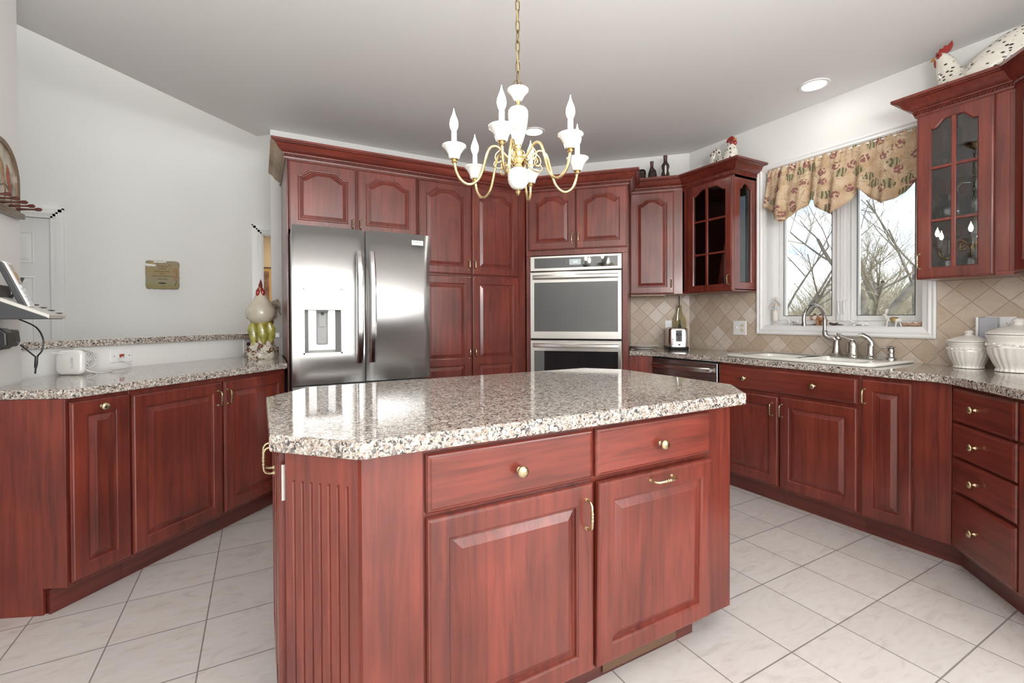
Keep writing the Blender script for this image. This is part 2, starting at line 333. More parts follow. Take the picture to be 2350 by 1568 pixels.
w = M(); w.box(2.5, 2.62, -3.12, -2.4, 0, CEIL).box(2.5, 2.62, -1.0, -0.36, 0, CEIL).box(2.5, 2.62, -2.4, -1.0, 0, 0.75).box(2.5, 2.62, -2.4, -1.0, 2.25, CEIL)
struct(w.build('wall_side', PAINT, smooth=0))
w = M(); w.box(-1.08, -0.6, -3.12, -3.0, 0, CEIL).box(1.7, 2.62, -3.12, -3.0, 0, CEIL).box(-0.6, 1.7, -3.12, -3.0, 0, 0.5).box(-0.6, 1.7, -3.12, -3.0, 2.55, CEIL)
struct(w.build('wall_rear', PAINT, smooth=0))
# half wall under the bar, the edge of the kitchen ceiling above it
struct(M().prism([(-1.5, 2.7), (0.0, 4.2), (0.09, 4.29), (-0.02, 4.38), (-1.61, 2.81)], 0, 1.05).build('wall_half', PAINT, smooth=0))
struct(M().prism([(-1.61, 2.592), (0.089, 4.291), (0.0, 4.38), (-1.70, 2.68)], CEIL, 5.0).build('wall_header', PAINT, smooth=0))
# tall foyer beyond the bar
w = M(); w.box(-4.0, -2.30, 5.24, 5.36, 0, 5.0).box(-1.52, 0.03, 5.24, 5.36, 0, 5.0).box(0.85, 2.42, 5.24, 5.36, 0, 5.0).box(-2.30, -1.52, 5.24, 5.36, 2.05, 5.0).box(0.03, 0.85, 5.24, 5.36, 2.05, 5.0)
struct(w.build('wall_far', PAINT, smooth=0))
struct(M().box(-4.12, -4.0, 1.0, 5.36, 0, 5.0).build('wall_foyer_left', PAINT, smooth=0))
struct(M().box(2.30, 2.42, 4.29, 5.24, 0, 5.0).build('wall_foyer_right', PAINT, smooth=0))
struct(M().box(-4.12, -1.08, 1.0, 1.12, 0, 5.0).build('wall_foyer_front', PAINT, smooth=0))
struct(M().box(-4.12, 2.42, 1.0, 5.36, 5.0, 5.1).build('ceiling_foyer', CEILP, smooth=0))
# hall behind the doorway
w = M(); w.box(-1.2, 2.42, 7.6, 7.7, 0, 2.7).box(-1.3, -1.2, 5.36, 7.7, 0, 2.7).box(2.42, 2.52, 5.24, 7.7, 0, 2.7)
struct(w.build('wall_hall', BEIGE, smooth=0))
struct(M().box(-1.3, 2.52, 5.36, 7.7, 2.7, 2.8).build('ceiling_hall', CEILP, smooth=0))
struct(M().box(-2.0, 3.6, -8.0, -3.13, 2.75, 2.85).build('sun_block_slab', PAINT, smooth=0)); struct(M().box(2.63, 6.5, -8.0, -1.2, 2.75, 2.85).build('sun_block_slab', PAINT, smooth=0))  # unseen slabs added to keep the sun out of the rear and side openings
# ---- door casings and doors of the foyer
def casing(mm, x0, x1, z1, y, w=0.085, sides=(1, 1)):
    prof = [(0.0, 0.008), (0.012, 0.020), (0.035, 0.022), (0.05, 0.014), (0.07, 0.012), (w, 0.008)]   # (distance from the outer edge, thickness)
    for a, b in zip(prof[:-1], prof[1:]):
        t = max(a[1], b[1])
        if sides[0]: mm.box(x0-w+a[0], x0-w+b[0], y-t, y, 0, z1+w-a[0])
        if sides[1]: mm.box(x1+w-b[0], x1+w-a[0], y-t, y, 0, z1+w-a[0])
        mm.box(x0-w+a[0], x1+w-a[0], y-t, y, z1+w-b[0], z1+w-a[0])
mm = M(); casing(mm, 0.03, 0.85, 2.05, 5.24); mm.box(0.03, 0.045, 5.24, 5.36, 0, 2.05); mm.box(0.835, 0.85, 5.24, 5.36, 0, 2.05); mm.box(0.045, 0.835, 5.24, 5.36, 2.035, 2.05)
tr = struct(mm.build('trim_1', TRIM, smooth=0))
h = M().box(0.0445, 0.047, 5.262, 5.297, 1.70, 1.79).build('hinge_leaf', plain('hinge_cream', (0.72, 0.70, 0.64), 0.35), parent=tr, smooth=0)
h2 = M()
for z in (1.715, 1.745, 1.775): h2.tube([(0.0465, 5.28, z), (0.0482, 5.28, z)], 0.0045, 8)
h2.build('hinge_screw', BLACK, parent=h)
mm = M(); casing(mm, -2.30, -1.52, 2.05, 5.24); struct(mm.build('trim_2', TRIM, smooth=0))
d = M(); d.box(-2.298, -1.524, 5.262, 5.30, 0.01, 2.045)
slab = struct(d.build('door_1', TRIM, smooth=0))
pn = M()
for (a, b) in ((-2.19, -1.96), (-1.86, -1.63)):
    for (z0, z1) in ((0.22, 0.80), (0.93, 1.56), (1.67, 1.93)):
        L = [[(a+i, y, z0+i), (b-i, y, z0+i), (b-i, y, z1-i), (a+i, y, z1-i)] for i, y in ((0, 5.262), (0.008, 5.2565), (0.016, 5.2615), (0.045, 5.2565))]
        pn.loft(L, False, True)
pn.build('door_panel', TRIM, parent=slab, smooth=0)
# ---- baseboards of the foyer (hidden low down but part of the room)
struct(M().box(-1.43, -0.06, 5.225, 5.24, 0, 0.12).build('baseboard_far', TRIM, smooth=0))
# ---- kitchen window: casing, jambs, two casements, panes
cs = M()
oy0, oy1, oz0, oz1 = WY0-0.068, WY1+0.070, WZ0-0.066, WZ1+0.072
prof = [(0.0, 0.022), (0.010, 0.026), (0.022, 0.020), (0.034, 0.024), (0.046, 0.016), (0.060, 0.012), (0.068, 0.009)]
for (a, ta), (b, tb) in zip(prof[:-1], prof[1:]):
    L = []
    for dd, t in ((a, ta), (b, tb)):
        L.append([(3.5-t, oy1-dd, oz0+dd), (3.5-t, oy0+dd, oz0+dd), (3.5-t, oy0+dd, oz1-dd), (3.5-t, oy1-dd, oz1-dd)])
    cs.loft(L, False, False)
L = [[(x, oy1, oz0), (x, oy0, oz0), (x, oy0, oz1), (x, oy1, oz1)] for x in (3.5, 3.478)]; cs.loft(L, False, False)
L = [[(x, oy1-0.068, oz0+0.068), (x, oy0+0.068, oz0+0.068), (x, oy0+0.068, oz1-0.068), (x, oy1-0.068, oz1-0.068)] for x in (3.491, 3.5)]; cs.loft(L, False, False)
win = struct(fixn(cs.build('window_1', TRIM, smooth=0)))
sl = M(); sl.box(3.486, 3.60, WY0, WY1, WZ0-0.004, WZ0+0.004); sl.build('window_sill', TRIM, parent=win, smooth=0, bevel=0.002)
def ring(mm, x0, x1, y0, y1, z0, z1, w):
    mm.box(x0, x1, y0, y0+w, z0, z1); mm.box(x0, x1, y1-w, y1, z0, z1); mm.box(x0, x1, y0+w, y1-w, z0, z0+w); mm.box(x0, x1, y0+w, y1-w, z1-w, z1)
fr = M(); ring(fr, 3.59, 3.67, WY0, WY1, WZ0, WZ1, 0.036); fr.box(3.585, 3.67, 1.675, 1.755, WZ0+0.036, WZ1-0.036); fr.box(3.580, 3.586, 1.70, 1.73, WZ0+0.036, WZ1-0.036)
fr.build('window_frame', TRIM, parent=win, smooth=0, bevel=0.003)
for (y0, y1) in ((1.757, 2.177), (1.278, 1.673)):
    sh = M(); ring(sh, 3.605, 3.655, y0, y1, WZ0+0.038, WZ1-0.038, 0.038)
    so = sh.build('sash', TRIM, parent=win, smooth=0, bevel=0.003)
    gk = M(); ring(gk, 3.6035, 3.606, y0+0.036, y1-0.036, WZ0+0.074, WZ1-0.074, 0.004); gk.build('gasket', DGREY, parent=so, smooth=0)
    M().box(3.630, 3.634, y0+0.036, y1-0.036, WZ0+0.072, WZ1-0.072).build('glass_pane', PANE, parent=so, smooth=0)
for y in (1.700, 1.735):          # sash locks on the mullion
    lkm = M(); lkm.box(3.568, 3.582, y-0.010, y+0.010, 1.305, 1.315); lkm.tube([(3.578, y, 1.31), (3.566, y, 1.30), (3.562, y-0.004, 1.225), (3.566, y-0.004, 1.215)], 0.0045, 6)
    lkm.build('sash_lock', WPLAST, parent=win)
ck = M(); ck.tube([(3.594, 2.06, 1.155), (3.57, 2.055, 1.165), (3.565, 2.02, 1.163)], 0.006, 6); ck.ball((3.563, 2.01, 1.163), 0.011); ck.box(3.572, 3.60, 2.0, 2.12, 1.136, 1.15)
ck.build('crank_handle', WPLAST, parent=win)
ck = M(); ck.tube([(3.594, 1.38, 1.155), (3.56, 1.39, 1.185), (3.555, 1.415, 1.172)], 0.006, 6); ck.ball((3.553, 1.428, 1.17), 0.011); ck.box(3.572, 3.60, 1.34, 1.46, 1.136, 1.15)
ck.build('crank_handle', plain('grey_crank', (0.62, 0.62, 0.64), 0.35), parent=win)
# rear windows (behind the camera; they show in the steel and the oven glass)
fr = M()
for x0, x1 in ((-0.6, 0.5), (0.6, 1.7)):
    fr.box(x0, x0+0.07, -3.09, -3.02, 0.5, 2.55).box(x1-0.07, x1, -3.09, -3.02, 0.5, 2.55).box(x0, x1, -3.09, -3.02, 0.5, 0.6).box(x0, x1, -3.09, -3.02, 2.45, 2.55)
fr.box(0.5, 0.6, -3.1, -3.0, 0.5, 2.55); fr.build('window_2', TRIM, smooth=0); struct(bpy.data.objects['window_2'])
fr = M(); ring(fr, 2.53, 2.6, -2.4, -1.0, 0.75, 2.25, 0.06); fr.box(2.53, 2.6, -1.74, -1.66, 0.8, 2.2); struct(fr.build('added_side_window', TRIM, smooth=0))  # unseen side window, added to frame the side fill lamp
# ---- tiled backsplash
SPL, SPR, SPA = splash_tile('travertine_left', 0.304, 1.283), splash_tile('travertine_right', 2.004, 1.352), splash_tile('travertine_corner', 0.156, 1.0635)
rz = (0, 0, R(-90))
mm = M(); mm.box(0, 0.663, 0, 0.008, 0.914, 1.41); mm.box(0.663, 1.779, 0, 0.008, 0.914, 1.064); struct(mm.build('trim_3', SPL, loc=(3.492, 2.95, 0), rot=rz, smooth=0))
struct(M().box(1.779, 2.282, 0, 0.008, 0.914, 1.41).build('trim_4', SPR, loc=(3.492, 2.95, 0), rot=rz, smooth=0))
ax, ay = (6.44-0.2)/2, (6.44+0.2)/2
struct(M().box(0.0, 0.53, 0, 0.0065, 0.914, 1.41).build('trim_5', SPA, loc=(ax, ay, 0), rot=(0, 0, R(-45)), smooth=0))
# ------------------------------------------------------------------ worktops
def arc(p0, p1, p2, n=7):       # rounded bend p0-p1-p2
    return [((1-t)**2*p0[0]+2*t*(1-t)*p1[0]+t*t*p2[0], (1-t)**2*p0[1]+2*t*(1-t)*p1[1]+t*t*p2[1]) for t in [i/n for i in range(n+1)]]
def rrect(x0, x1, y0, y1, r, n=5):
    P = []
    for cx, cy, a0 in ((x1-r, y1-r, 0), (x0+r, y1-r, 90), (x0+r, y0+r, 180), (x1-r, y0+r, 270)):
        P += [(cx+r*cos(R(a0+90*i/n)), cy+r*sin(R(a0+90*i/n))) for i in range(n+1)]
    return P
bowlR = rrect(2.975, 3.335, 1.335, 1.70, 0.05); bowlL = rrect(2.975, 3.335, 1.745, 2.10, 0.05)
outer = [(2.737, 2.930)]+arc((2.80, 2.865), (2.862, 2.80), (2.862, 2.70))+arc((2.862, 1.01), (2.862, 0.935), (2.81, 0.878))+[(2.25, 0.318), (2.70, -0.138), (3.491, 0.656), (3.491, 2.944), (3.122, 3.312)]
c = M(); slab_holes(c, outer, [bowlR[::-1], bowlL[::-1]], 0.877, 0.915)
o = fixn(c.build('countertop', GRAN, smooth=0, bevel=0.006)); tag(o, 'long speckled granite worktop running under the window around the sink', 'countertop')
c = M(); c.prism([(-0.672, 2.488), (0.115, 3.275), (0.158, 3.297), (0.158, 4.165), (0.0, 4.199), (-0.94, 3.25), (-0.955, 2.90), (-0.955, 2.61)], 0.877, 0.915)
tag(fixn(c.build('countertop', GRAN, smooth=0, bevel=0.006)), 'pale speckled granite worktop along the half wall left of the refrigerator', 'countertop')
c = M(); c.prism([(-1.30, 2.85), (0.015, 4.165), (0.155, 4.165), (0.155, 4.168), (0.088, 4.169), (0.088, 4.295), (-0.12, 4.50), (-1.60, 3.02)], 1.0505, 1.088)
tag(fixn(c.build('bar_ledge', GRAN, smooth=0, bevel=0.005)), 'narrow raised granite bar ledge capping the white half wall', 'bar ledge')
c = M(); c.prism([(0.019, 1.262), (0.197, 1.082), (1.575, 1.074), (1.735, 1.247), (1.738, 1.912), (1.60, 2.076), (0.178, 2.078), (0.019, 1.885)], 0.872, 0.915)
tag(fixn(c.build('countertop', GRAN, smooth=0, bevel=0.006)), 'large polished granite island top with clipped corners under the chandelier', 'countertop')
# ------------------------------------------------------------------ cabinet parts
def ogee(w, side, ztop, drop, b0, b1, n=9, straight=False):
    """opening outline BL, BR, then the stepped top from right to left; every call has the same point count"""
    P = []
    xs = [0.0]+[b0+(b1-b0)*i/n for i in range(n+1)]
    def zz(x):
        t = min(1, max(0, (x-b0)/(b1-b0))); s_ = t if straight else t*t*(3-2*t)
        return ztop-drop*(1-s_)
    rgt = [(w-side-x, zz(x)) for x in xs]; lft = [(side+x, zz(x)) for x in reversed(xs)]
    return rgt+lft
def panel_loops(w, z0, z1, arch):
    d = 0.042 if arch else 0.0
    bw = min(0.085, w*0.2)
    def out(side, zb, zt, straight=False):
        k = side-0.0
        return [(side, zb), (w-side, zb)]+ogee(w, side, zt, d if arch else 0.0001, 0.012 if arch else 0.004, bw if arch else 0.03, straight=straight)
    return out
def front(w, h, holes, arch=False, t=0.020, stile=0.056, rail=0.058, glass=False, muntins=None):
    """a framed, raised-panel door in local x (0..w), z (0..h), face looking along -y; holes = [(z0,z1,arch)]"""
    mm = M()
    O = lambda i, y: [(i, y, i), (w-i, y, i), (w-i, y, h-i), (i, y, h-i)]
    mm.loft([O(0, 0), O(0, -t+0.008), O(0.003, -t+0.0035), O(0.006, -t+0.003), O(0.010, -t)], not glass, False)
    if glass: pass
    # front face frame: split between the openings at mid rail heights
    zs = [0.010]+[(holes[i][1]+holes[i+1][0])/2 for i in range(len(holes)-1)]+[h-0.010]
    for k, (a, b, ar) in enumerate(holes):
        d = 0.042 if ar else 0.0
        bw = min(0.085, w*0.2)
        lo_ = 0.006
        def outl(g, y, straight=False):
            sd = stile+g
            return [(x, y, z) for x, z in [(sd, a+g), (w-sd, a+g)]+ogee(w, sd, b-g, d if ar else 0.0002, 0.014 if ar else 0.003, bw if ar else 0.006, straight=straight)]
        o1 = outl(0, -t)
        n = len(o1)
        rect = [(0.010, -t, zs[k]), (w-0.010, -t, zs[k])]
        top = o1[2:]
        for j, (x, y, z) in enumerate(top):
            xx = w-0.010 if j == 0 else (0.010 if j == len(top)-1 else x)
            rect.append((xx, -t, zs[k+1]))
        mm.loft([rect, o1], False, False)
        if glass:
            mm.loft([o1, outl(0.004, -t+0.004), outl(0.005, -0.002)], False, False)
            bk = [(x, 0, z) for x, y, z in rect]; mm.loft([outl(0.005, 0), bk], False, False)
        else:
            mm.loft([o1, outl(0.003, -t+0.003), outl(0.006, -t+0.0035), outl(0.009, -t+0.011), outl(0.013, -t+0.011), outl(0.034, -t+0.0035, ar), outl(0.037, -t+0.002, ar)], False, True)
    return mm
_cache = {}
def handle(parent, x, z, y=-0.020, L=0.078, horiz=False, m=None):
    k = ('h', horiz, L)
    if k not in _cache:
        q = L/2; mm = M()
        P = [(0, 0.0, -q), (0, -0.012, -q), (0, -0.022, -q+0.004), (0, -0.027, -q+0.012), (0, -0.028, -0.012), (0, -0.028, 0.012), (0, -0.027, q-0.012), (0, -0.022, q-0.004), (0, -0.012, q), (0, 0, q)]
        rr = [0.0042, 0.0034, 0.0042, 0.0046, 0.0044, 0.0044, 0.0046, 0.0042, 0.0034, 0.0042]
        mm.tube(P, rr, 8)
        for zz in (-0.010, 0.0, 0.010): mm.ball((0, -0.028, zz), 0.0062, 10, 6, sz=0.6)
        for s in (-q, q): mm.tube([(0, 0.001, s), (0, -0.004, s)], [0.0075, 0.0055], 10)
        if horiz: mm.v = [(zz, yy, -xx) for xx, yy, zz in mm.v]
        o = mm.build('handle', m or ABRASS); _cache[k] = o.data
        o.parent = parent; o.location = (x, y, z); return o
    o = bpy.data.objects.new('handle', _cache[k]); COL.objects.link(o); o.parent = parent; o.location = (x, y, z); return o
def knob(parent, x, z, y=-0.020):
    if 'k' not in _cache:
        mm = M(); mm.lathe([(0.0085, 0), (0.0085, 0.003), (0.0055, 0.006), (0.0048, 0.014), (0.008, 0.018), (0.0155, 0.021), (0.0165, 0.025), (0.0145, 0.029), (0.009, 0.0315), (0.001, 0.0325)], 20)
        mm.v = [(xx, -zz, yy) for xx, yy, zz in mm.v]
        o = mm.build('knob', ABRASS); _cache['k'] = o.data; o.parent = parent; o.location = (x, y, z); return o
    o = bpy.data.objects.new('knob', _cache['k']); COL.objects.link(o); o.parent = parent; o.location = (x, y, z); return o
def door(th, x0, x1, z0, z1, holes=None, arch=False, rail=0.058, stile=0.056, y=-0.001, name='door', rot=0.0):
    w, h = x1-x0, z1-z0
    hs = holes or [(rail, h-(rail if not arch else 0.048), arch)]
    o = front(w, h, hs, stile=stile).build(name, WOOD, parent=th, loc=(x0, y, z0), smooth=8)
    return o
def drawer(th, x0, x1, z0, z1, y=-0.001):
    w, h = x1-x0, z1-z0; mm = M(); t = 0.020
    O = lambda i, yy: [(i, yy, i), (w-i, yy, i), (w-i, yy, h-i), (i, yy, h-i)]
    mm.loft([O(0, 0), O(0, -t+0.009), O(0.004, -t+0.004), O(0.008, -t+0.003), O(0.013, -t)])
    return mm.build('drawer', WOODH, parent=th, loc=(x0, y, z0), smooth=8)
def sweep(path, prof, z0, segs=None, right=True):
    """moulding profile (out, z) swept along a plan path, mitred; out is to the right of travel"""
    P = [Vector(p) for p in path]; mm = M(); N = []
    D = [(P[i+1]-P[i]).normalized() for i in range(len(P)-1)]
    for i in range(len(P)):
        a = D[max(i-1, 0)]; b = D[min(i, len(D)-1)]
        na = Vector((a.y, -a.x)); nb = Vector((b.y, -b.x)); n = (na+nb); n = n/(n.dot(na)) if n.dot(na) > 1e-6 else na
        N.append(n)
    for i in (segs if segs is not None else range(len(P)-1)):
        L = [[(P[k].x+N[k].x*o_, P[k].y+N[k].y*o_, z0+z_) for o_, z_ in prof] for k in (i, i+1)]
        mm.loft(L, True, True)
    return mm, P, N, D
CROWN = [(0, 0), (0.010, 0), (0.013, 0.010), (0.006, 0.013), (0.006, 0.028), (0.018, 0.029), (0.020, 0.035), (0.030, 0.040), (0.046, 0.052), (0.058, 0.070), (0.066, 0.080), (0.078, 0.084), (0.080, 0.088), (0.090, 0.090), (0.090, 0.105), (0, 0.105)]
def rope(path, z0, out=0.0135, segs=None, pitch=0.0135):
    mm = M(); _, P, N, D = sweep(path, CROWN, z0)
    for i in (segs if segs is not None else range(len(P)-1)):
        a = P[i]+N[i]*out; b = P[i+1]+N[i+1]*out; L = (b-a).length; n = max(1, int(L/pitch)); d = (b-a)/L; nr = Vector((d.y, -d.x))
        for k in range(n):
            q = a+d*(k+0.5)*L/n
            e0, e1 = -0.0075, 0.0075; zz0, zz1 = z0+0.0135, z0+0.0285
            w = 0.0042
            ring_ = []
            for (s, zc, r_) in ((-0.0055, zz0, 0.0012), (-0.003, zz0+0.004, 0.0052), (0.003, zz1-0.004, 0.0052), (0.0055, zz1, 0.0012)):
                ring_.append([(q.x+d.x*(s+w*cx)+nr.x*r_*cy, q.y+d.y*(s+w*cx)+nr.y*r_*cy, zc) for cx, cy in ((-1, 0), (-0.5, 0.9), (0.5, 0.9), (1, 0), (0, -0.6))])
            mm.loft(ring_)
    return mm
# ------------------------------------------------------------------ tall cabinets on the back wall
TOPM = 2.30
t = thing('refrigerator_cabinet', 'two-door cherry wall cabinet above the steel refrigerator', 'cabinet', (0.165, 3.425, 0), 0)
M().box(0.013, 0.897, 0, 0.735, 1.80, TOPM).build('cabinet_body', WOOD, t, bevel=0.002)
M().box(0.0, 0.012, 0.0, 0.735, 0.0, TOPM).build('end_panel', WOOD, t, bevel=0.001)
for a, b, hx in ((0.013, 0.449, 0.420), (0.457, 0.889, 0.473)):
    d = door(t, a, b, 1.805, 2.258, arch=True); handle(d, hx-a, 1.865-1.805)
t = thing('pantry_cabinet', 'tall four-door cherry pantry cabinet between refrigerator and wall ovens', 'cabinet', (1.063, 3.425, 0), 0)
b_ = M(); b_.prism([(0, 0), (0.951, 0), (1.195, 0.73), (0, 0.73)], 0.10, TOPM); b_.build('cabinet_body', WOOD, t, bevel=0.002)
M().box(0.0, 0.93, 0.07, 0.6, 0, 0.10).build('toe_kick', KICK, t)
for a, b, hx in ((0.007, 0.439, 0.413), (0.448, 0.878, 0.464)):
    d = door(t, a, b, 1.548, 2.256, arch=True); handle(d, hx-a, 1.627-1.548)
    d = door(t, a, b, 0.118, 1.535, holes=[(0.058, 0.706, False), (0.758, 1.359, False)]); handle(d, hx-a, 0.915-0.118)
t = thing('oven_cabinet', 'tall angled cherry cabinet housing the double wall oven', 'cabinet', (2.0125, 3.4075, 0), -45)
b_ = M(); b_.prism([(0.0, 0), (0.846, 0), (0.846, 0.71), (-0.325, 0.71)], 1.725, TOPM); b_.prism([(0.0, 0), (0.846, 0), (0.846, 0.725), (0.0, 0.725)], 0.10, 0.42)
b_.box(0.0, 0.040, 0, 0.725, 0.42, 1.725); b_.box(0.802, 0.846, 0, 0.725, 0.42, 1.725)
b_.build('cabinet_body', WOOD, t, bevel=0.002)
M().box(0.02, 0.83, 0.07, 0.6, 0, 0.10).build('toe_kick', KICK, t)
for a, b, hx in ((0.024, 0.4225, 0.398), (0.429, 0.841, 0.452)):
    d = door(t, a, b, 1.769, 2.262, arch=True); handle(d, hx-a, 1.860-1.769)
# ---- wall cabinets right of the ovens
TOPW = 2.33
sx_, sy_ = (5.99-0.198)/2, (5.99+0.198)/2
t = thing('wall_cabinet', 'narrow single-door cherry wall cabinet above the toaster', 'cabinet', (sx_, sy_, 0), -45)
b_ = M(); b_.prism([(0, 0), (0.4435, 0), (0.525, 0.318), (0, 0.318)], 1.40, TOPW); b_.build('cabinet_body', WOOD, t, bevel=0.002)
M().box(0.01, 0.30, 0.02, 0.30, 1.388, 1.40).build('light_rail', RAW, t)
d = door(t, 0.004, 0.372, 1.404, 2.289, arch=True); handle(d, 0.372-0.004-0.023, 1.49-1.404)
def glass_door(th, x0, x1, z0, z1, a, b, mun, xm, hx, hz):
    w, h = x1-x0, z1-z0
    o = front(w, h, [(a-z0, b-z0, True)], stile=0.058, glass=True).build('door', WOOD, parent=th, loc=(x0, -0.001, z0), smooth=30)
    mm = M(); mm.box(xm-x0-0.010, xm-x0+0.010, -0.017, -0.004, a-z0-0.005, b-z0+0.004)
    for z in mun: mm.box(0.055, w-0.055, -0.0165, -0.0045, z-z0-0.008, z-z0+0.008)
    mm.build('muntin', WOOD, o, bevel=0.003)
    M().box(0.05, w-0.05, -0.0068, -0.0046, a-z0-0.006, b-z0+0.004).build('glass_pane', CPANE, o, smooth=0)
    handle(o, hx-x0, hz-z0); return o
t = thing('glass_cabinet', 'cherry glass-front wall cabinet full of stemware left of the window', 'cabinet', (3.21, 2.78, 0), -90)
b_ = M()
pl = [(0.0, 0.0), (0.49, 0.0), (0.49, 0.288), (-0.165, 0.288)]
b_.prism(pl, 1.40, 1.418); b_.prism(pl, TOPW-0.05, TOPW); b_.box(-0.165, 0.49, 0.276, 0.288, 1.418, TOPW-0.05)
b_.prism([(0.0, 0.0), (0.018, 0.0), (-0.145, 0.28), (-0.163, 0.28)], 1.418, TOPW-0.05)
b_.box(0.0, 0.085, 0.0, 0.018, 1.418, TOPW-0.05); b_.box(0.43, 0.488, 0.0, 0.018, 1.418, TOPW-0.05); b_.box(0.085, 0.43, 0.0, 0.018, 2.262, TOPW-0.05); b_.box(0.085, 0.43, 0.0, 0.018, 1.418, 1.45)
b_.build('cabinet_body', WOOD, t, bevel=0.001)
# window-side end panel with its own arched pane (local face looks along +x)
ep = front(0.288, TOPW-1.40, [(0.068, 0.845, True)], stile=0.073, t=0.018, glass=True)
ep.v = [(0.490-0.018-y, x, z) for x, y, z in ep.v]
e = ep.build('end_panel', WOOD, t, loc=(0, 0, 1.40), smooth=30)
M().box(0.4775, 0.4795, 0.066, 0.225, 0.06, 0.85).build('glass_pane', CPANE, e, smooth=0)
for z in (1.712, 1.985): M().prism([(0.02, 0.022), (0.466, 0.022), (0.466, 0.275), (-0.135, 0.275)], z-0.009, z+0.009).build('shelf', WOODH, t, bevel=0.001)
glass_door(t, 0.066, 0.488, 1.402, 2.289, 1.456, 2.246, (1.985, 1.711), 0.2535, 0.463, 1.490)
hg = M(); hg.box(0.078, 0.084, 0.004, 0.016, 1.505, 1.555); hg.build('hinge', NICKEL, t); hg = M(); hg.box(0.078, 0.084, 0.004, 0.016, 2.13, 2.18); hg.build('hinge', NICKEL, t)
t = thing('glass_cabinet', 'cherry glass-front wall cabinet of cut crystal right of the window', 'cabinet', (3.21, 1.164, 0), -90)
b_ = M(); pl = [(0.0, 0.0), (0.378, 0.0), (0.45, 0.288), (0.0, 0.288)]
b_.prism(pl, 1.40, 1.418); b_.prism(pl, TOPW-0.05, TOPW); b_.box(0.0, 0.45, 0.276, 0.288, 1.418, TOPW-0.05); b_.box(0.0, 0.018, 0, 0.276, 1.418, TOPW-0.05)
b_.prism([(0.36, 0.0), (0.378, 0.0), (0.45, 0.28), (0.432, 0.28)], 1.418, TOPW-0.05)
b_.box(0.018, 0.055, 0.0, 0.018, 1.418, TOPW-0.05); b_.box(0.26, 0.36, 0.0, 0.018, 1.418, TOPW-0.05); b_.box(0.055, 0.26, 0.0, 0.018, 2.262, TOPW-0.05); b_.box(0.055, 0.26, 0.0, 0.018, 1.418, 1.45)
b_.build('cabinet_body', WOOD, t, bevel=0.001)
for z in (1.715, 1.995): M().box(0.02, 0.37, 0.022, 0.275, z-0.009, z+0.009).build('shelf', WOODH, t, bevel=0.001)
glass_door(t, 0.002, 0.312, 1.402, 2.296, 1.458, 2.252, (1.996, 1.713), 0.157, 0.018, 1.497)
t = thing('wall_cabinet', 'angled cherry wall cabinet at the right edge past the crystal cabinet', 'cabinet', (3.21, 0.784, 0), -135)
M().box(0.003, 0.62, 0.0, 0.30, 1.40, TOPW).build('cabinet_body', WOOD, t, bevel=0.002)
d = door(t, 0.022, 0.40, 1.404, 2.296, arch=True); handle(d, 0.352, 0.09)
# ---- crown mouldings with rope trim
pm = [(0.165, 4.166), (0.165, 3.425), (2.0125, 3.4075+0.0175), (2.611, 2.809), (2.86, 3.058)]
pm[2] = (1.9875+0.0075, 3.425)
mm, *_ = sweep(pm, CROWN, 2.27, segs=[1, 2, 3])
cr = fixn(mm.build('crown_moulding', WOODH, smooth=30)); tag(cr, 'cherry crown moulding with rope trim over refrigerator, pantry and ovens', 'crown moulding')
fixn(rope(pm, 2.27, segs=[1, 2, 3]).build('rope_trim', WOODH, cr))
mm, *_ = sweep(pm, CROWN, 2.27, segs=[0]); fixn(mm.build('return', RAW, cr, smooth=30, label='unstained bare wood return on the left end'))
ps = [(2.80, 3.19), (3.21, 2.78), (3.21, 2.29), (3.498, 2.29)]
mm, *_ = sweep(ps, CROWN, 2.298); cr = fixn(mm.build('crown_moulding', WOODH, smooth=30)); tag(cr, 'cherry crown moulding with rope trim above the stemware cabinet left of the window', 'crown moulding')
fixn(rope(ps, 2.298).build('rope_trim', WOODH, cr))
pr = [(3.498, 1.164), (3.21, 1.164), (3.21, 0.784), (2.80, 0.374)]
mm, *_ = sweep(pr, CROWN, 2.298); cr = fixn(mm.build('crown_moulding', WOODH, smooth=30)); tag(cr, 'cherry crown moulding with rope trim above the crystal cabinet at right', 'crown moulding')
fixn(rope(pr, 2.298).build('rope_trim', WOODH, cr))
# ------------------------------------------------------------------ base cabinets under the window
BT = 0.8765
t = thing('base_cabinet', 'plain cherry base filler between wall ovens and dishwasher', 'cabinet', (2.748, 2.946, 0), -45)
b_ = M(); b_.prism([(0, 0), (0.195, 0), (0.205, 0.03), (0.205, 0.45), (0, 0.45)], 0.10, BT); b_.build('cabinet_body', WOOD, t, bevel=0.002)
M().box(0.0, 0.19, 0.05, 0.3, 0, 0.10).build('toe_kick', KICK, t)
t = thing('sink_cabinet', 'cherry sink base with two doors below a two-knob drawer front', 'cabinet', (2.89, 2.172, 0), -90)
b_ = M(); b_.box(0, 0.882, 0, 0.02, 0.10, BT); b_.box(0, 0.018, 0.02, 0.59, 0.10, BT); b_.box(0.864, 0.882, 0.02, 0.59, 0.10, BT); b_.box(0.018, 0.864, 0.02, 0.59, 0.10, 0.12); b_.build('cabinet_body', WOOD, t, bevel=0.002)
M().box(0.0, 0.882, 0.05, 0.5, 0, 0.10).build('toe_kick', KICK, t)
d = drawer(t, 0.003, 0.871, 0.712, 0.858); knob(d, 0.202, 0.073); knob(d, 0.645, 0.075)
d = door(t, 0.003, 0.431, 0.120, 0.692); handle(d, 0.392, 0.487)
d = door(t, 0.440, 0.872, 0.120, 0.695); handle(d, 0.017, 0.487)
t = thing('base_cabinet', 'narrow single-door cherry base cabinet right of the sink base', 'cabinet', (2.89, 1.289, 0), -90)
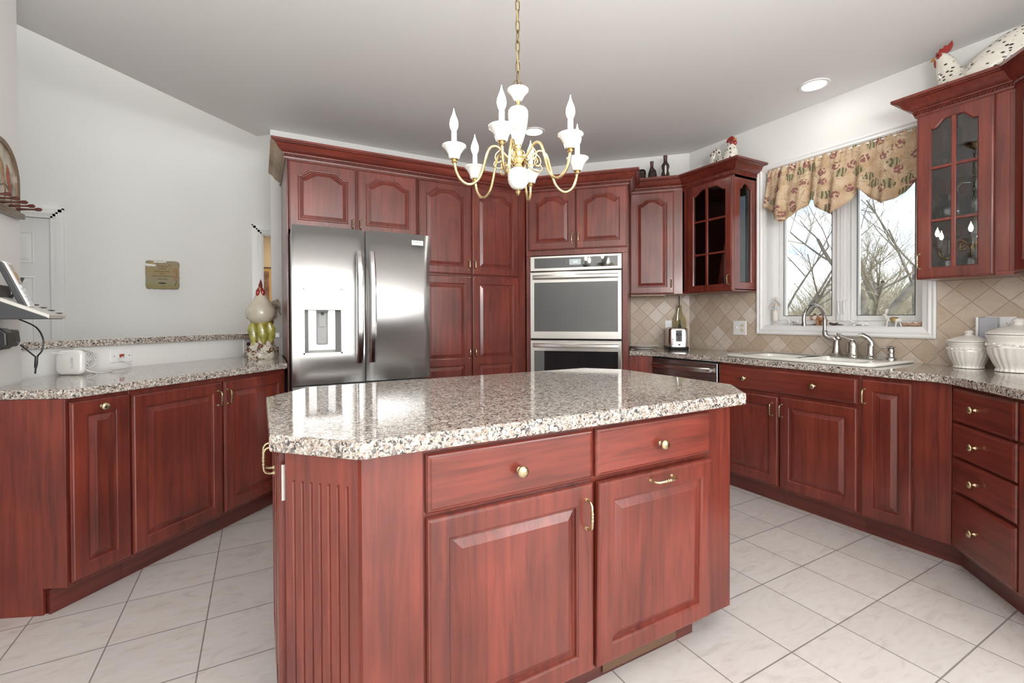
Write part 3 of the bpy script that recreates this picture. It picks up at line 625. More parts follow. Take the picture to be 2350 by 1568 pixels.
b_ = M(); b_.prism([(0, 0), (0.376, 0), (0.57, 0.40), (0.57, 0.59), (0, 0.59)], 0.10, BT); b_.build('cabinet_body', WOOD, t, bevel=0.002)
M().prism([(0.0, 0.05), (0.40, 0.05), (0.55, 0.4), (0, 0.4)], 0, 0.10).build('toe_kick', KICK, t)
d = door(t, 0.006, 0.230, 0.110, 0.857, stile=0.052); handle(d, 0.018, 0.655)
t = thing('drawer_base', 'angled cherry drawer base with four knobbed drawers near the canisters', 'cabinet', (2.887, 0.910, 0), -135)
b_ = M(); b_.prism([(0.0, 0), (0.433, 0), (0.433, 0.55), (0.0, 0.3)], 0.10, BT); b_.build('cabinet_body', WOOD, t, bevel=0.002)
M().box(-0.02, 0.433, 0.05, 0.4, 0, 0.10).build('toe_kick', KICK, t)
for a, b in ((0.708, 0.862), (0.545, 0.697), (0.384, 0.534), (0.118, 0.369)):
    d = drawer(t, 0.036, 0.421, a, b); knob(d, 0.165, (b-a)*0.5)
t = thing('base_cabinet', 'cherry base cabinet cut off by the right edge below the granite', 'cabinet', (2.581, 0.604, 0), -135)
b_ = M(); b_.box(0.001, 0.45, 0, 0.55, 0.10, BT); b_.build('cabinet_body', WOOD, t, bevel=0.002)
M().box(0.001, 0.45, 0.05, 0.5, 0, 0.10).build('toe_kick', KICK, t)
d = drawer(t, 0.004, 0.42, 0.708, 0.862); knob(d, 0.208, 0.077)
d = door(t, 0.004, 0.42, 0.118, 0.697); handle(d, 0.39, 0.49)
# ---- left run along the half wall
L0 = (-0.700, 2.510)
t = thing('pullout_cabinet', 'narrow cherry pull-out cabinet with a knob at the left end', 'cabinet', (*L0, 0), 45)
b_ = M(); b_.prism([(0.006, 0), (0.244, 0), (0.244, 0.45), (0.10, 0.25)], 0.10, BT); b_.build('cabinet_body', WOOD, t, bevel=0.002)
M().box(-0.02, 0.244, 0.055, 0.5, 0, 0.10).build('toe_kick', KICK, t)
# end panel in the plane from the front corner to the left wall
ep = M(); a = math.atan2(2.612-2.503, -0.958+0.692); Lp = math.hypot(2.612-2.503, -0.958+0.692)
ep.loft([[(x, y, z) for x, z in ((0, 0.108), (0, BT), (Lp, BT), (Lp, 0.0), (0.090, 0.0), (0.090, 0.108))] for y in (0.0, -0.014)])
Tm = Matrix.Translation((-0.692, 2.503, 0)) @ Matrix.Rotation(a, 4, 'Z')
Ti = (Matrix.Translation((*L0, 0)) @ Matrix.Rotation(R(45), 4, 'Z')).inverted()
ep.v = [tuple(Ti @ Tm @ Vector(p)) for p in ep.v]; fixn(ep.build('end_panel', WOOD, t, bevel=0.001))
d = door(t, 0.014, 0.241, 0.120, 0.860, stile=0.056); knob(d, 0.113, 0.706)
t = thing('base_cabinet', 'two-door cherry base cabinet between end pull-out and refrigerator', 'cabinet', (L0[0]+0.2455*s2, L0[1]+0.2455*s2, 0), 45)
b_ = M(); b_.prism([(0.0, 0), (0.945, 0), (1.0, 0.06), (1.12, 0.3), (1.12, 0.66), (0.0, 0.66)], 0.10, BT); b_.build('cabinet_body', WOOD, t, bevel=0.002)
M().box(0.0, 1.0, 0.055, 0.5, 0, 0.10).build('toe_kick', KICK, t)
d = door(t, 0.005, 0.470, 0.120, 0.852); handle(d, 0.436, 0.645)
d = door(t, 0.482, 0.932, 0.120, 0.852); handle(d, 0.020, 0.645)
# ------------------------------------------------------------------ island
t = thing('island_cabinet', 'cherry island cabinet with fluted corner post, drawers and doors', 'island', (0, 1.125, 0), 0)
IT = 0.8715
b_ = M(); b_.prism([(0.225, 0), (1.553, 0), (1.695, 0.142), (1.695, 0.78), (1.57, 0.925), (0.20, 0.925), (0.058, 0.74), (0.058, 0.167)], 0.105, IT); b_.build('cabinet_body', WOOD, t, bevel=0.002)
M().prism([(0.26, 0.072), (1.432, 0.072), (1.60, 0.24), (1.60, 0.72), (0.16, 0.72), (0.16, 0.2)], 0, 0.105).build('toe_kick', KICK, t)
# fluted diagonal post board
pw = 0.205; g = M(); n = 7; gx = [0.0245+i*0.0252 for i in range(n)]
xs = [0.0]
for x in gx: xs += [x-0.0042, x, x+0.0042]
xs.append(pw)
zt = 0.803
row = [(x, (-0.010 if (k % 3 != 2 or k == 0 or k == len(xs)-1) else -0.0045)) for k, x in enumerate(xs)]
flat = [(x, -0.010) for x in xs]
lo = [[(x, y, 0.0) for x, y in row], [(x, y, zt-0.004) for x, y in row], [(x, y, zt+0.002) for x, y in flat], [(x, y, IT) for x, y in flat]]
g.loft(lo, False, False, closed=False)
g.add([(0, -0.010, 0), (pw, -0.010, 0), (pw, 0.006, 0), (0, 0.006, 0), (0, -0.010, IT), (pw, -0.010, IT), (pw, 0.006, IT), (0, 0.006, IT)], [(1, 2, 6, 5), (2, 3, 7, 6), (3, 0, 4, 7), (4, 5, 6, 7)])
g.build('fluted_post', WOOD, t, loc=(0.060, 0.134, 0), rot=(0, 0, R(-45)), smooth=0, label='reddish fluted post board across the near left corner')
M().box(0.203, 0.357, -0.008, 0.002, 0.0, IT).build('stile_panel', WOOD, t, bevel=0.0015)
d = drawer(t, 0.363, 0.887, 0.705, 0.855); knob(d, 0.263, 0.072)
d = drawer(t, 0.901, 1.421, 0.707, 0.855); knob(d, 0.265, 0.071)
d = door(t, 0.363, 0.888, 0.118, 0.693, stile=0.058); handle(d, 0.496, 0.487, L=0.086)
d = door(t, 0.901, 1.420, 0.118, 0.693, stile=0.055); handle(d, 0.260, 0.548, L=0.096, horiz=True); d.rotation_euler = (R(1.2), 0, 0)
# the two doors of the left end, seen edge on with their pulls
for a, b, hy in ((0.190, 0.455, 0.43), (0.463, 0.73, 0.488)):
    w = b-a; q = front(w, 0.735, [(0.058, 0.677, False)])
    q.v = [(0.057+y, w-x, z) for x, y, z in q.v]
    d = q.build('door', WOOD, t, loc=(0, a, 0.118), smooth=30)
    hh = handle(d, 0.037, 0.655, y=hy-a); hh.rotation_euler = (0, 0, R(-90))
hg = M(); hg.box(0.046, 0.058, 0.162, 0.172, 0.74, 0.83); hg.build('hinge', NICKEL, t)
# floor register in the toe kick
v = M(); v.box(0, 0.345, -0.006, 0.0, 0.012, 0.098)
reg = v.build('floor_register', plain('register_brown', (0.16, 0.09, 0.055), 0.5, 0.3), t, loc=(0.993, 0.072, 0), bevel=0.001)
v = M()
for k in range(22): v.box(0.022+k*0.0140, 0.030+k*0.0140, -0.0075, -0.0055, 0.062, 0.074)
v.build('slot', SHADOW, reg, smooth=0)
# ------------------------------------------------------------------ refrigerator
t = thing('refrigerator', 'stainless french-door refrigerator with water dispenser in the left door', 'refrigerator', (0.180, 3.175, 0), 0)
M().box(0.003, 0.885, 0.075, 0.93, 0.03, 1.765).build('refrigerator_body', plain('fridge_side_grey', (0.17, 0.165, 0.16), 0.4, 0.3), t, bevel=0.004)
def bow(mm, x0, x1, z0, z1, d=0.065, bulge=0.012, hole=None, n=10):
    """slightly bowed door skin with rounded long edges; hole=(x0,x1,z0,z1)"""
    def yy(x):
        u = (x-x0)/(x1-x0)*2-1; e = 0.0
        return -bulge*(1-u*u)
    xs = [x0+(x1-x0)*i/n for i in range(n+1)]
    if hole: xs = sorted(set(xs+[hole[0], hole[1]]))
    xs = [x for x in xs if not hole or not (hole[0] < x < hole[1])] if False else xs
    zs = [z0, z1] if not hole else [z0, hole[2], hole[3], z1]
    for i in range(len(xs)-1):
        for k in range(len(zs)-1):
            if hole and k == 1 and hole[0]-1e-6 <= xs[i] and xs[i+1] <= hole[1]+1e-6: continue
            mm.add([(xs[i], yy(xs[i]), zs[k]), (xs[i+1], yy(xs[i+1]), zs[k]), (xs[i+1], yy(xs[i+1]), zs[k+1]), (xs[i], yy(xs[i]), zs[k+1])], [(0, 1, 2, 3)])
        for z, f in ((z0, (0, 1, 2, 3)), (z1, (3, 2, 1, 0))):
            mm.add([(xs[i], d, z), (xs[i+1], d, z), (xs[i+1], yy(xs[i+1]), z), (xs[i], yy(xs[i]), z)], [f])
    for x, f in ((x0, (0, 1, 2, 3)), (x1, (3, 2, 1, 0))):
        mm.add([(x, yy(x), z0), (x, yy(x), z1), (x, d, z1), (x, d, z0)], [f])
    mm.add([(x0, d, z0), (x0, d, z1), (x1, d, z1), (x1, d, z0)], [(0, 1, 2, 3)])
mm = M(); bow(mm, 0.0, 0.440, 0.78, 1.787, hole=(0.063, 0.296, 0.972, 1.391)); dl = fixn(mm.build('door', STEEL, t, smooth=25, bevel=0.0))
mm = M(); bow(mm, 0.450, 0.890, 0.78, 1.787); dr = fixn(mm.build('door', STEEL, t, smooth=25))
mm = M(); bow(mm, 0.0, 0.890, 0.06, 0.765); fz = fixn(mm.build('freezer_drawer', STEEL, t, smooth=25))
mm = M(); mm.tube([(0.08, 0.0, 0.70), (0.08, -0.055, 0.70), (0.10, -0.065, 0.70), (0.79, -0.065, 0.70), (0.81, -0.055, 0.70), (0.81, 0.0, 0.70)], 0.012, 8); mm.build('handle', STEELP, fz)
def fhandle(o, x):
    mm = M(); L = []
    N_ = 14
    for i in range(N_+1):
        s = i/N_; z = 0.905+s*(1.645-0.905); y = -0.030-0.040*sin(pi*s)**0.6
        w = 0.019+0.003*sin(pi*s)
        L.append([(x-w, y+0.016, z), (x-w, y-0.004, z), (x-w*0.55, y-0.012, z), (x+w*0.55, y-0.012, z), (x+w, y-0.004, z), (x+w, y+0.016, z)])
    mm.loft(L); mm.box(x-0.014, x+0.014, -0.03, 0.0, 0.915, 0.95); mm.box(x-0.014, x+0.014, -0.03, 0.0, 1.60, 1.635)
    mm.build('handle', steel('handle_steel', (0.56, 0.55, 0.55), 0.14), o, smooth=35)
fhandle(dl, 0.400); fhandle(dr, 0.482)
# dispenser
b_ = M(); X0, X1, Z0, Z1 = 0.063, 0.296, 0.972, 1.391
b_.box(X0, X1, -0.014, 0.0, Z0, Z0+0.010); b_.box(X0, X0+0.008, -0.014, 0.0, Z0, Z1); b_.box(X1-0.008, X1, -0.014, 0.0, Z0, Z1); b_.box(X0, X1, -0.014, 0.0, Z1-0.006, Z1)
b_.loft([[(X0+0.008, -0.010, Z0+0.01), (X1-0.008, -0.010, Z0+0.01), (X1-0.008, -0.010, 1.262), (X0+0.008, -0.010, 1.262)], [(X0+0.035, 0.055, Z0+0.022), (X1-0.035, 0.055, Z0+0.022), (X1-0.035, 0.055, 1.255), (X0+0.035, 0.055, 1.255)]], False, True)
b_.box(X0+0.008, X1-0.008, -0.0125, 0.02, 1.255, 1.272)
ds = b_.build('dispenser', LGREY, dl, smooth=0)
M().box(X0+0.008, X1-0.008, -0.0135, -0.004, 1.272, Z1-0.006).build('control_panel', plain('panel_silver', (0.44, 0.44, 0.435), 0.22, 0.7), ds, smooth=0)
M().box(X0+0.008, X1-0.008, -0.0142, -0.004, 1.274, 1.302).build('button_strip', plain('panel_bright', (0.60, 0.60, 0.59), 0.25, 0.6), ds, smooth=0)
b_ = M()
for x0, x1, z0, z1 in ((0.146, 0.214, 1.03, 1.246),):
    L = [[(x, y, z) for x, z in rrect(x0+i, x1-i, z0+i, z1-i, 0.008)] for i, y in ((0, 0.0545), (0.0, 0.046), (0.004, 0.044), (0.006, 0.048))]; b_.loft(L, False, True)
b_.loft([[(x, y, z) for x, z in rrect(0.158+i, 0.202-i, 1.145+i, 1.236-i, 0.004)] for i, y in ((0, 0.0478), (0, 0.042), (0.002, 0.041))], False, True)
b_.build('paddle', SPLITG, ds, smooth=0)
b_ = M(); b_.box(0.148, 0.212, 0.0, 0.03, 1.240, 1.252); b_.tube([(0.18, 0.012, 1.245), (0.18, 0.012, 1.222)], 0.007, 10); b_.build('nozzle', DGREY, ds)
for z, l, r_ in ((1.372, 'Freezer\nTemp', 'Lock\nAlarm'), (1.348, 'Refrigerator\nTemp', 'Reset\nAir Filter'), (1.324, 'Ice\nMaker', 'Reset\nWater Filter')):
    text(l, 0.0068, wallT(0.086, -0.0137, z), 'lettering', GINK, ds); text(r_, 0.0068, wallT(0.274, -0.0137, z), 'lettering', GINK, ds)
for x, l in ((0.150, 'Water'), (0.180, 'Cubes'), (0.212, 'Crush')): text(l, 0.0075, wallT(x, -0.0144, 1.286), 'lettering', GINK, ds)
M().box(0.760, 0.842, -0.0125, 0.0, 1.711, 1.745).build('nameplate', plain('badge_silver', (0.78, 0.78, 0.77), 0.25, 0.3), dr, smooth=0, bevel=0.001)
text('FRIGIDAIRE', 0.0125, wallT(0.801, -0.0127, 1.732), 'lettering', GINK, dr); text('GALLERY', 0.0065, wallT(0.801, -0.0127, 1.719), 'lettering', GINK, dr)
# ------------------------------------------------------------------ double wall oven (sits in the angled cabinet)
t = thing('wall_oven', 'stainless double wall oven with dark glass doors and digital clock', 'oven', (2.0125, 3.4075, 0), -45)
M().box(0.045, 0.797, 0.005, 0.60, 0.425, 1.72).build('oven_body', DGREY, t, smooth=0)
def framed(mm, x0, x1, z0, z1, hx0, hx1, hz0, hz1, y0=-0.028, y1=-0.002):
    o1 = [(x0, z0), (x1, z0), (x1, z1), (x0, z1)]; o2 = [(hx0, hz0), (hx1, hz0), (hx1, hz1), (hx0, hz1)]
    mm.loft([[(x, y1, z) for x, z in o1], [(x, y0+0.004, z) for x, z in o1], [(x+(0.004 if i in (0, 3) else -0.004), y0, z+(0.004 if i < 2 else -0.004)) for i, (x, z) in enumerate(o1)], [(x, y0, z) for x, z in o2], [(x, y0+0.003, z) for x, z in o2]], True, False)
mm = M(); framed(mm, 0.040, 0.800, 1.593, 1.719, 0.076, 0.768, 1.616, 1.701, -0.02); cp = fixn(mm.build('control_panel', STEELP, t, smooth=0))
M().box(0.074, 0.770, -0.0178, -0.003, 1.614, 1.703).build('glass', BGLASS, cp, smooth=0)
M().box(0.374, 0.470, -0.0184, -0.0178, 1.638, 1.685).build('clock_display', plain('lcd', (0.2, 0.23, 0.23), 0.2, emit=(0.62, 0.72, 0.72), es=0.55), cp, smooth=0)
text('3:42', 0.022, wallT(0.424, -0.0188, 1.661), 'lettering', plain('lcd_digit', (0.9, 0.95, 0.95), 0.4, emit=(0.95, 1, 1), es=0.9), cp)
text('?\no', 0.014, wallT(0.352, -0.0180, 1.662), 'lettering', plain('touch_mark', (0.5, 0.52, 0.52), 0.4), cp)
for (z0, z1, w0, w1, hz) in ((1.0235, 1.584, 1.083, 1.495, 1.539), (0.430, 1.0085, 0.50, 0.921, 0.968)):
    mm = M(); framed(mm, 0.040, 0.799, z0, z1, 0.075, 0.769, w0, w1); dd = fixn(mm.build('door', STEELP, t, smooth=0))
    M().box(0.073, 0.771, -0.0255, -0.004, w0-0.002, w1+0.002).build('glass', BGLASS, dd, smooth=0)
    hm = M(); L = []
    for i in range(13):
        s = i/12; x = 0.068+s*0.704; y = -0.046-0.024*sin(pi*s)**0.7
        L.append([(x, y+0.012, hz-0.014), (x, y-0.004, hz-0.017), (x, y-0.010, hz-0.010), (x, y-0.010, hz+0.010), (x, y-0.004, hz+0.017), (x, y+0.012, hz+0.014)])
    hm.loft(L); hm.box(0.075, 0.105, -0.05, -0.025, hz-0.01, hz+0.01); hm.box(0.735, 0.765, -0.05, -0.025, hz-0.01, hz+0.01); hm.build('handle', STEELP, dd, smooth=35)
M().box(0.05, 0.79, -0.012, 0.0, 1.586, 1.592).box(0.05, 0.79, -0.012, 0.0, 1.010, 1.022).build('vent_gap', SHADOW, t, smooth=0)
# ------------------------------------------------------------------ dishwasher
t = thing('dishwasher', 'stainless dishwasher with bar handle left of the sink base', 'dishwasher', (2.89, 2.799, 0), -90)
M().box(0.004, 0.622, 0.0, 0.56, 0.105, 0.868).build('dishwasher_body', DGREY, t, smooth=0)
dd = M().box(0.004, 0.620, -0.022, -0.001, 0.12, 0.864).build('door', STEELD, t, bevel=0.004)
hm = M(); L = []
for i in range(13):
    s = i/12; x = 0.028+s*0.550; y = -0.045-0.022*sin(pi*s)**0.7; hz = 0.812
    L.append([(x, y+0.010, hz-0.013), (x, y-0.004, hz-0.016), (x, y-0.009, hz-0.010), (x, y-0.009, hz+0.010), (x, y-0.004, hz+0.016), (x, y+0.010, hz+0.013)])
hm.loft(L); hm.box(0.03, 0.06, -0.05, -0.02, 0.802, 0.822); hm.box(0.545, 0.575, -0.05, -0.02, 0.802, 0.822); hm.build('handle', STEELP, dd, smooth=35)
M().box(0.004, 0.620, 0.05, 0.3, 0.0, 0.105).build('toe_kick', SHADOW, t, smooth=0)
# ------------------------------------------------------------------ sink and taps
sk = M()
rim_out = [(2.935, 1.28), (2.93, 2.13), (2.95, 2.16), (3.44, 2.42), (3.462, 2.41), (3.468, 1.29), (3.45, 1.262), (2.955, 1.262)]
bR = rrect(2.985, 3.325, 1.345, 1.69, 0.05); bL = rrect(2.985, 3.325, 1.755, 2.09, 0.05)
slab_holes(sk, rim_out, [bR[::-1], bL[::-1]], 0.9155, 0.935)
for bb in (bR, bL):
    cx = sum(p[0] for p in bb)/len(bb); cy = sum(p[1] for p in bb)/len(bb)
    sh = lambda k: [(cx+(x-cx)*k, cy+(y-cy)*k) for x, y in bb]
    sk.loft([[(x, y, z) for x, y in sh(k)] for k, z in ((1.0, 0.935), (0.985, 0.92), (0.97, 0.80), (0.90, 0.755), (0.2, 0.75))], False, True)
    sk.loft([[(x, y, z) for x, y in sh(k)] for k, z in ((1.0, 0.9155), (1.005, 0.80), (0.92, 0.748), (0.2, 0.744))], False, True)
o = fixn(sk.build('sink', SINKW, smooth=35, bevel=0.007)); tag(o, 'white enamel double-bowl drop-in sink below the window', 'sink')
DZ = 0.935
mm = M(); mm.lathe([(0.035, 0), (0.036, 0.005), (0.030, 0.010), (0.031, 0.016), (0.027, 0.022), (0.021, 0.06), (0.018, 0.095), (0.019, 0.105)], 24)
mm.tube([(0.0, 0, 0.10), (0.0, 0.010, 0.110), (0, 0.022, 0.116), (-0.006, 0.045, 0.120), (-0.012, 0.063, 0.135), (-0.012, 0.067, 0.16)], [0.016, 0.022, 0.022, 0.020, 0.017, 0.0155], 14)
mm.ball((0, -0.010, 0.118), 0.020, 14, 8); mm.lathe([(0.006, 0.128), (0.006, 0.142), (0.012, 0.147), (0.012, 0.151), (0.004, 0.154)], 14, c=(0, -0.012, 0))
fb = thing('faucet', 'brushed nickel gooseneck faucet behind the sink bowls', 'faucet', (3.41, 1.669, DZ), 0)
mm.build('faucet_base', NICKEL, fb)
gz = [(-0.012, 0.067, 0.155), (-0.012, 0.068, 0.24)]
for i in range(0, 13):
    a = pi*i/12*1.06; gz.append((-0.012-0.105*(1-cos(a))*0.985, 0.068+0.012*(1-cos(a)), 0.24+0.100*sin(a)))
mm = M(); mm.tube(gz, 0.0118, 14); mm.tube([gz[-1], (gz[-1][0]+0.002, gz[-1][1], gz[-1][2]-0.02)], [0.014, 0.0145], 14); mm.lathe([(0.015, 0.150), (0.017, 0.154), (0.015, 0.158), (0.017, 0.163), (0.0145, 0.168)], 16, c=(-0.012, 0.067, 0)); mm.build('spout', NICKEL, fb)
mm = M(); mm.lathe([(0.037, 0), (0.037, 0.006), (0.031, 0.012), (0.032, 0.026), (0.029, 0.034), (0.031, 0.07), (0.029, 0.092), (0.018, 0.104), (0.008, 0.108)], 24)
o = mm.build('faucet_lever', NICKEL, loc=(3.41, 1.571, DZ)); tag(o, 'brushed nickel lever tap handle right of the gooseneck faucet', 'tap handle')
lv = M(); lv.tube([(0.004, -0.004, 0.098), (0, 0.0, 0.112), (-0.004, 0.022, 0.118), (-0.010, 0.055, 0.130), (-0.014, 0.072, 0.143)], [0.010, 0.012, 0.009, 0.009, 0.006], 10, sq=0.7); lv.build('lever', NICKEL, o)
mm = M(); mm.lathe([(0.032, 0), (0.030, 0.006), (0.022, 0.014), (0.023, 0.03), (0.020, 0.036), (0.0215, 0.07), (0.0205, 0.088)], 20)
o = mm.build('side_sprayer', NICKEL, loc=(3.41, 1.471, DZ)); tag(o, 'brushed nickel pull-out side sprayer with curved head beside the sink', 'sprayer')
hd = M(); hd.tube([(0.0, -0.006, 0.075), (0, -0.002, 0.10), (-0.008, 0.014, 0.125), (-0.018, 0.038, 0.142), (-0.024, 0.052, 0.138)], [0.020, 0.0215, 0.0185, 0.016, 0.0155], 14); hd.build('spray_head', NICKEL, o)
mm = M(); mm.lathe([(0.029, 0), (0.028, 0.005), (0.019, 0.012), (0.020, 0.03), (0.0175, 0.034), (0.020, 0.05), (0.017, 0.062)], 20)
o = mm.build('soap_dispenser', NICKEL, loc=(3.41, 1.362, DZ)); tag(o, 'short nickel soap dispenser at the right end of the sink deck', 'soap dispenser')
hd = M(); hd.lathe([(0.010, 0.060), (0.021, 0.068), (0.022, 0.074), (0.015, 0.080), (0.002, 0.082)], 18); hd.tube([(0, 0, 0.066), (-0.006, 0.03, 0.067), (-0.010, 0.048, 0.069)], [0.006, 0.0055, 0.0045], 8); hd.build('pump_head', NICKEL, o)
# ------------------------------------------------------------------ chandelier
CX, CY = 0.908, 1.597
t = thing('chandelier', 'brass and white porcelain six-arm chandelier hanging over the island', 'chandelier', (CX, CY, 0), 0)
mm = M(); mm.lathe([(0.001, 1.683), (0.007, 1.690), (0.011, 1.698), (0.006, 1.705), (0.010, 1.712)], 16); mm.build('finial', BRASS, t)
mm = M(); mm.lathe([(0.014, 1.708), (0.026, 1.714), (0.038, 1.730), (0.0425, 1.749), (0.0405, 1.757), (0.0425, 1.760), (0.0405, 1.764), (0.041, 1.772), (0.036, 1.782), (0.022, 1.792), (0.012, 1.796)], 48, flute=36, fa=0.008); mm.build('porcelain_ball', PORC, t)
mm = M(); mm.lathe([(0.012, 1.790), (0.022, 1.797), (0.026, 1.804), (0.034, 1.812), (0.036, 1.822), (0.026, 1.830), (0.024, 1.838), (0.027, 1.850), (0.022, 1.860), (0.012, 1.866), (0.010, 1.876), (0.013, 1.882)], 28); mm.build('hub', BRASS, t)
mm = M(); mm.lathe([(0.010, 1.880), (0.014, 1.885), (0.019, 1.895), (0.030, 1.930), (0.037, 1.965), (0.0405, 1.995), (0.0385, 1.998), (0.0410, 2.002), (0.0390, 2.012), (0.0400, 2.016), (0.034, 2.026), (0.020, 2.033), (0.010, 2.036)], 56, flute=28, fa=0.010); mm.build('porcelain_urn', PORC, t)
mm = M(); mm.lathe([(0.013, 2.034), (0.010, 2.043), (0.008, 2.050), (0.013, 2.058)], 20); mm.build('neck', BRASS, t)
mm = M(); mm.lathe([(0.012, 2.056), (0.018, 2.062), (0.024, 2.075), (0.034, 2.088), (0.0425, 2.096), (0.0425, 2.102), (0.036, 2.106), (0.004, 2.106)], 36); mm.build('porcelain_cap', PORC, t)
mm = M()
z = 2.106; ring_ = [(0.020*cos(2*pi*i/14), 0, z+0.014+0.018*sin(2*pi*i/14)) for i in range(15)]; mm.tube(ring_, 0.0022, 6)
k = 0; z = 2.132
while z < CEIL-0.03:
    P = []
    for i in range(17):
        a = 2*pi*i/16; x, y = 0.0085*cos(a), 0.021*sin(a)+(0.004 if sin(a) > 0 else -0.004)
        P.append((x if k % 2 else 0, 0 if k % 2 else x, z+0.018+y))
    mm.tube(P, 0.0021, 6, cap=False); z += 0.0405; k += 1
mm.build('chain', DBRASS, t)
cd = [(0.006*sin(i*1.1), 0.006*cos(i*0.9), 2.10+i*0.0305) for i in range(21)]
mm = M(); mm.tube(cd, 0.0025, 6); mm.build('cord', plain('gold_cord', (0.36, 0.28, 0.13), 0.4), t)
mm = M(); mm.lathe([(0.012, CEIL-0.055), (0.03, CEIL-0.04), (0.062, CEIL-0.012), (0.065, CEIL-0.001), (0.002, CEIL-0.001)], 28); mm.build('ceiling_canopy', BRASS, t)
arm = M()
AP = [(0.022, 1.820), (0.045, 1.832), (0.066, 1.852), (0.086, 1.868), (0.108, 1.866), (0.122, 1.848), (0.134, 1.812), (0.146, 1.770), (0.162, 1.735), (0.186, 1.715), (0.210, 1.714), (0.234, 1.732), (0.249, 1.762), (0.256, 1.800)]
def cr_(P, n=4):
    out = []
    for i in range(len(P)-1):
        p0, p1, p2, p3 = P[max(i-1, 0)], P[i], P[i+1], P[min(i+2, len(P)-1)]
        for j in range(n):
            q = j/n; out.append(tuple(0.5*((2*b)+(-a+c)*q+(2*a-5*b+4*c-d)*q*q+(-a+3*b-3*c+d)*q**3) for a, b, c, d in zip(p0, p1, p2, p3)))
    return out+[tuple(P[-1])]
arm.tube([(r_, 0, z) for r_, z in cr_(AP)], 0.0056, 10)
cup = M(); cup.lathe([(0.010, 1.800), (0.014, 1.803), (0.020, 1.806), (0.024, 1.822), (0.032, 1.836), (0.040, 1.846), (0.046, 1.851), (0.046, 1.855), (0.040, 1.857), (0.012, 1.858)], 60, c=(0.256, 0, 0), flute=30, fa=0.012)
ccol = M(); ccol.lathe([(0.007, 1.788), (0.012, 1.793), (0.009, 1.799), (0.015, 1.803), (0.013, 1.807)], 18, c=(0.256, 0, 0))
can = M(); can.lathe([(0.0105, 1.856), (0.0105, 1.906), (0.006, 1.908)], 18, c=(0.256, 0, 0))
blb = M(); blb.lathe([(0.0075, 1.906), (0.009, 1.912), (0.0145, 1.924), (0.0165, 1.936), (0.0145, 1.950), (0.0095, 1.964), (0.0045, 1.977), (0.0018, 1.988), (0.0004, 1.996)], 16, c=(0.256, 0, 0))
scr = M()
sc1 = [(0.075, 1.856), (0.092, 1.838), (0.094, 1.818), (0.080, 1.808), (0.068, 1.818), (0.072, 1.830)]
sc2 = [(0.040, 1.806), (0.062, 1.790), (0.086, 1.784), (0.100, 1.796), (0.094, 1.810), (0.084, 1.806)]
for s_ in (sc1, sc2): scr.tube([(r_, 0, z) for r_, z in cr_(s_, 3)], 0.0027, 6); scr.ball((s_[-1][0], 0, s_[-1][1]), 0.0042, 8, 6)
proto = None
for i in range(6):
    a = R(90-28.77-13.5-60*i)
    if i == 0:
        ao = arm.build('arm', BRASS, t); ao.rotation_euler = (0, 0, a); proto = ao
        ccol.build('collar', BRASS, ao); cup.build('candle_cup', PORC, ao); can.build('candle_sleeve', WPLAST, ao); blb.build('bulb', BULB, ao); scr.build('scroll', BRASS, ao)
    else:
        c_ = proto.copy(); COL.objects.link(c_); c_.parent = t; c_.rotation_euler = (0, 0, a)
        for g_ in list(proto.children): d_ = g_.copy(); COL.objects.link(d_); d_.parent = c_
# ------------------------------------------------------------------ recessed lights
for (x, y), lab in (((3.197, 1.702), 'lit recessed ceiling light near the window wall'), ((1.973, 3.211), 'lit recessed ceiling light behind the chandelier column')):
    t = thing('recessed_light', lab, 'ceiling light', (x, y, CEIL), 0)
    mm = M(); mm.lathe([(0.066, -0.001), (0.070, -0.006), (0.088, -0.005), (0.090, -0.001), (0.090, 0.0)], 40, cap0=False, cap1=False); mm.build('trim_ring', TRIM, t)
    mm = M(); mm.lathe([(0.001, -0.0035), (0.067, -0.0035), (0.067, -0.001)], 40, cap0=False, cap1=False); mm.build('lens', DISC, t)
# ------------------------------------------------------------------ valance
VX = 3.455; prof = [(2.200, 2.045), (2.090, 1.970), (2.086, 1.935), (2.045, 1.898), (1.935, 1.960), (1.822, 2.035), (1.816, 1.972), (1.709, 1.894), (1.608, 1.962), (1.549, 2.035), (1.496, 1.964), (1.406, 1.900), (1.300, 1.945), (1.215, 2.035)]
def vbot(y):
    for (ya, za), (yb, zb) in zip(prof[:-1], prof[1:]):
        if yb <= y <= ya: return za+(zb-za)*((ya-y)/(ya-yb) if ya > yb else 0)
    return prof[-1][1] if y < prof[-1][0] else prof[0][1]
mm = M(); NY, NZ = 170, 12; L = []
ytl, ytr = 2.165, 1.225
rnd = random.Random(3); ph = [rnd.uniform(0, 6.28) for _ in range(6)]
for j in range(NZ+1):
    v = j/NZ; row = []
    for i in range(NY+1):
        u = i/NY; y_top = ytl+(ytr-ytl)*u; y_bot = 2.200+(1.215-2.200)*u
        y = y_top+(y_bot-y_top)*v; zt = 2.328; zb = vbot(y_bot); z = zt+(zb-zt)*v
        gather = (1-v)**1.2; fine = 0.006*sin(u*150+ph[0]+2*sin(u*23))+0.004*sin(u*97+ph[1])
        folds = 0.018*sin(u*2*pi*3.0-1.2)+0.016*sin(u*2*pi*7.3+ph[2])+0.008*sin(u*2*pi*13+ph[3])
        x = VX-0.004-fine*max(0, 1-v*3.0)-0.006*(1 if 0.10 < v < 0.2 else 0)-folds*min(1, v*1.5)*0.9-0.03*v
        row.append((x, y, z))
    L.append(row)
mm.loft(L, False, False, closed=False)
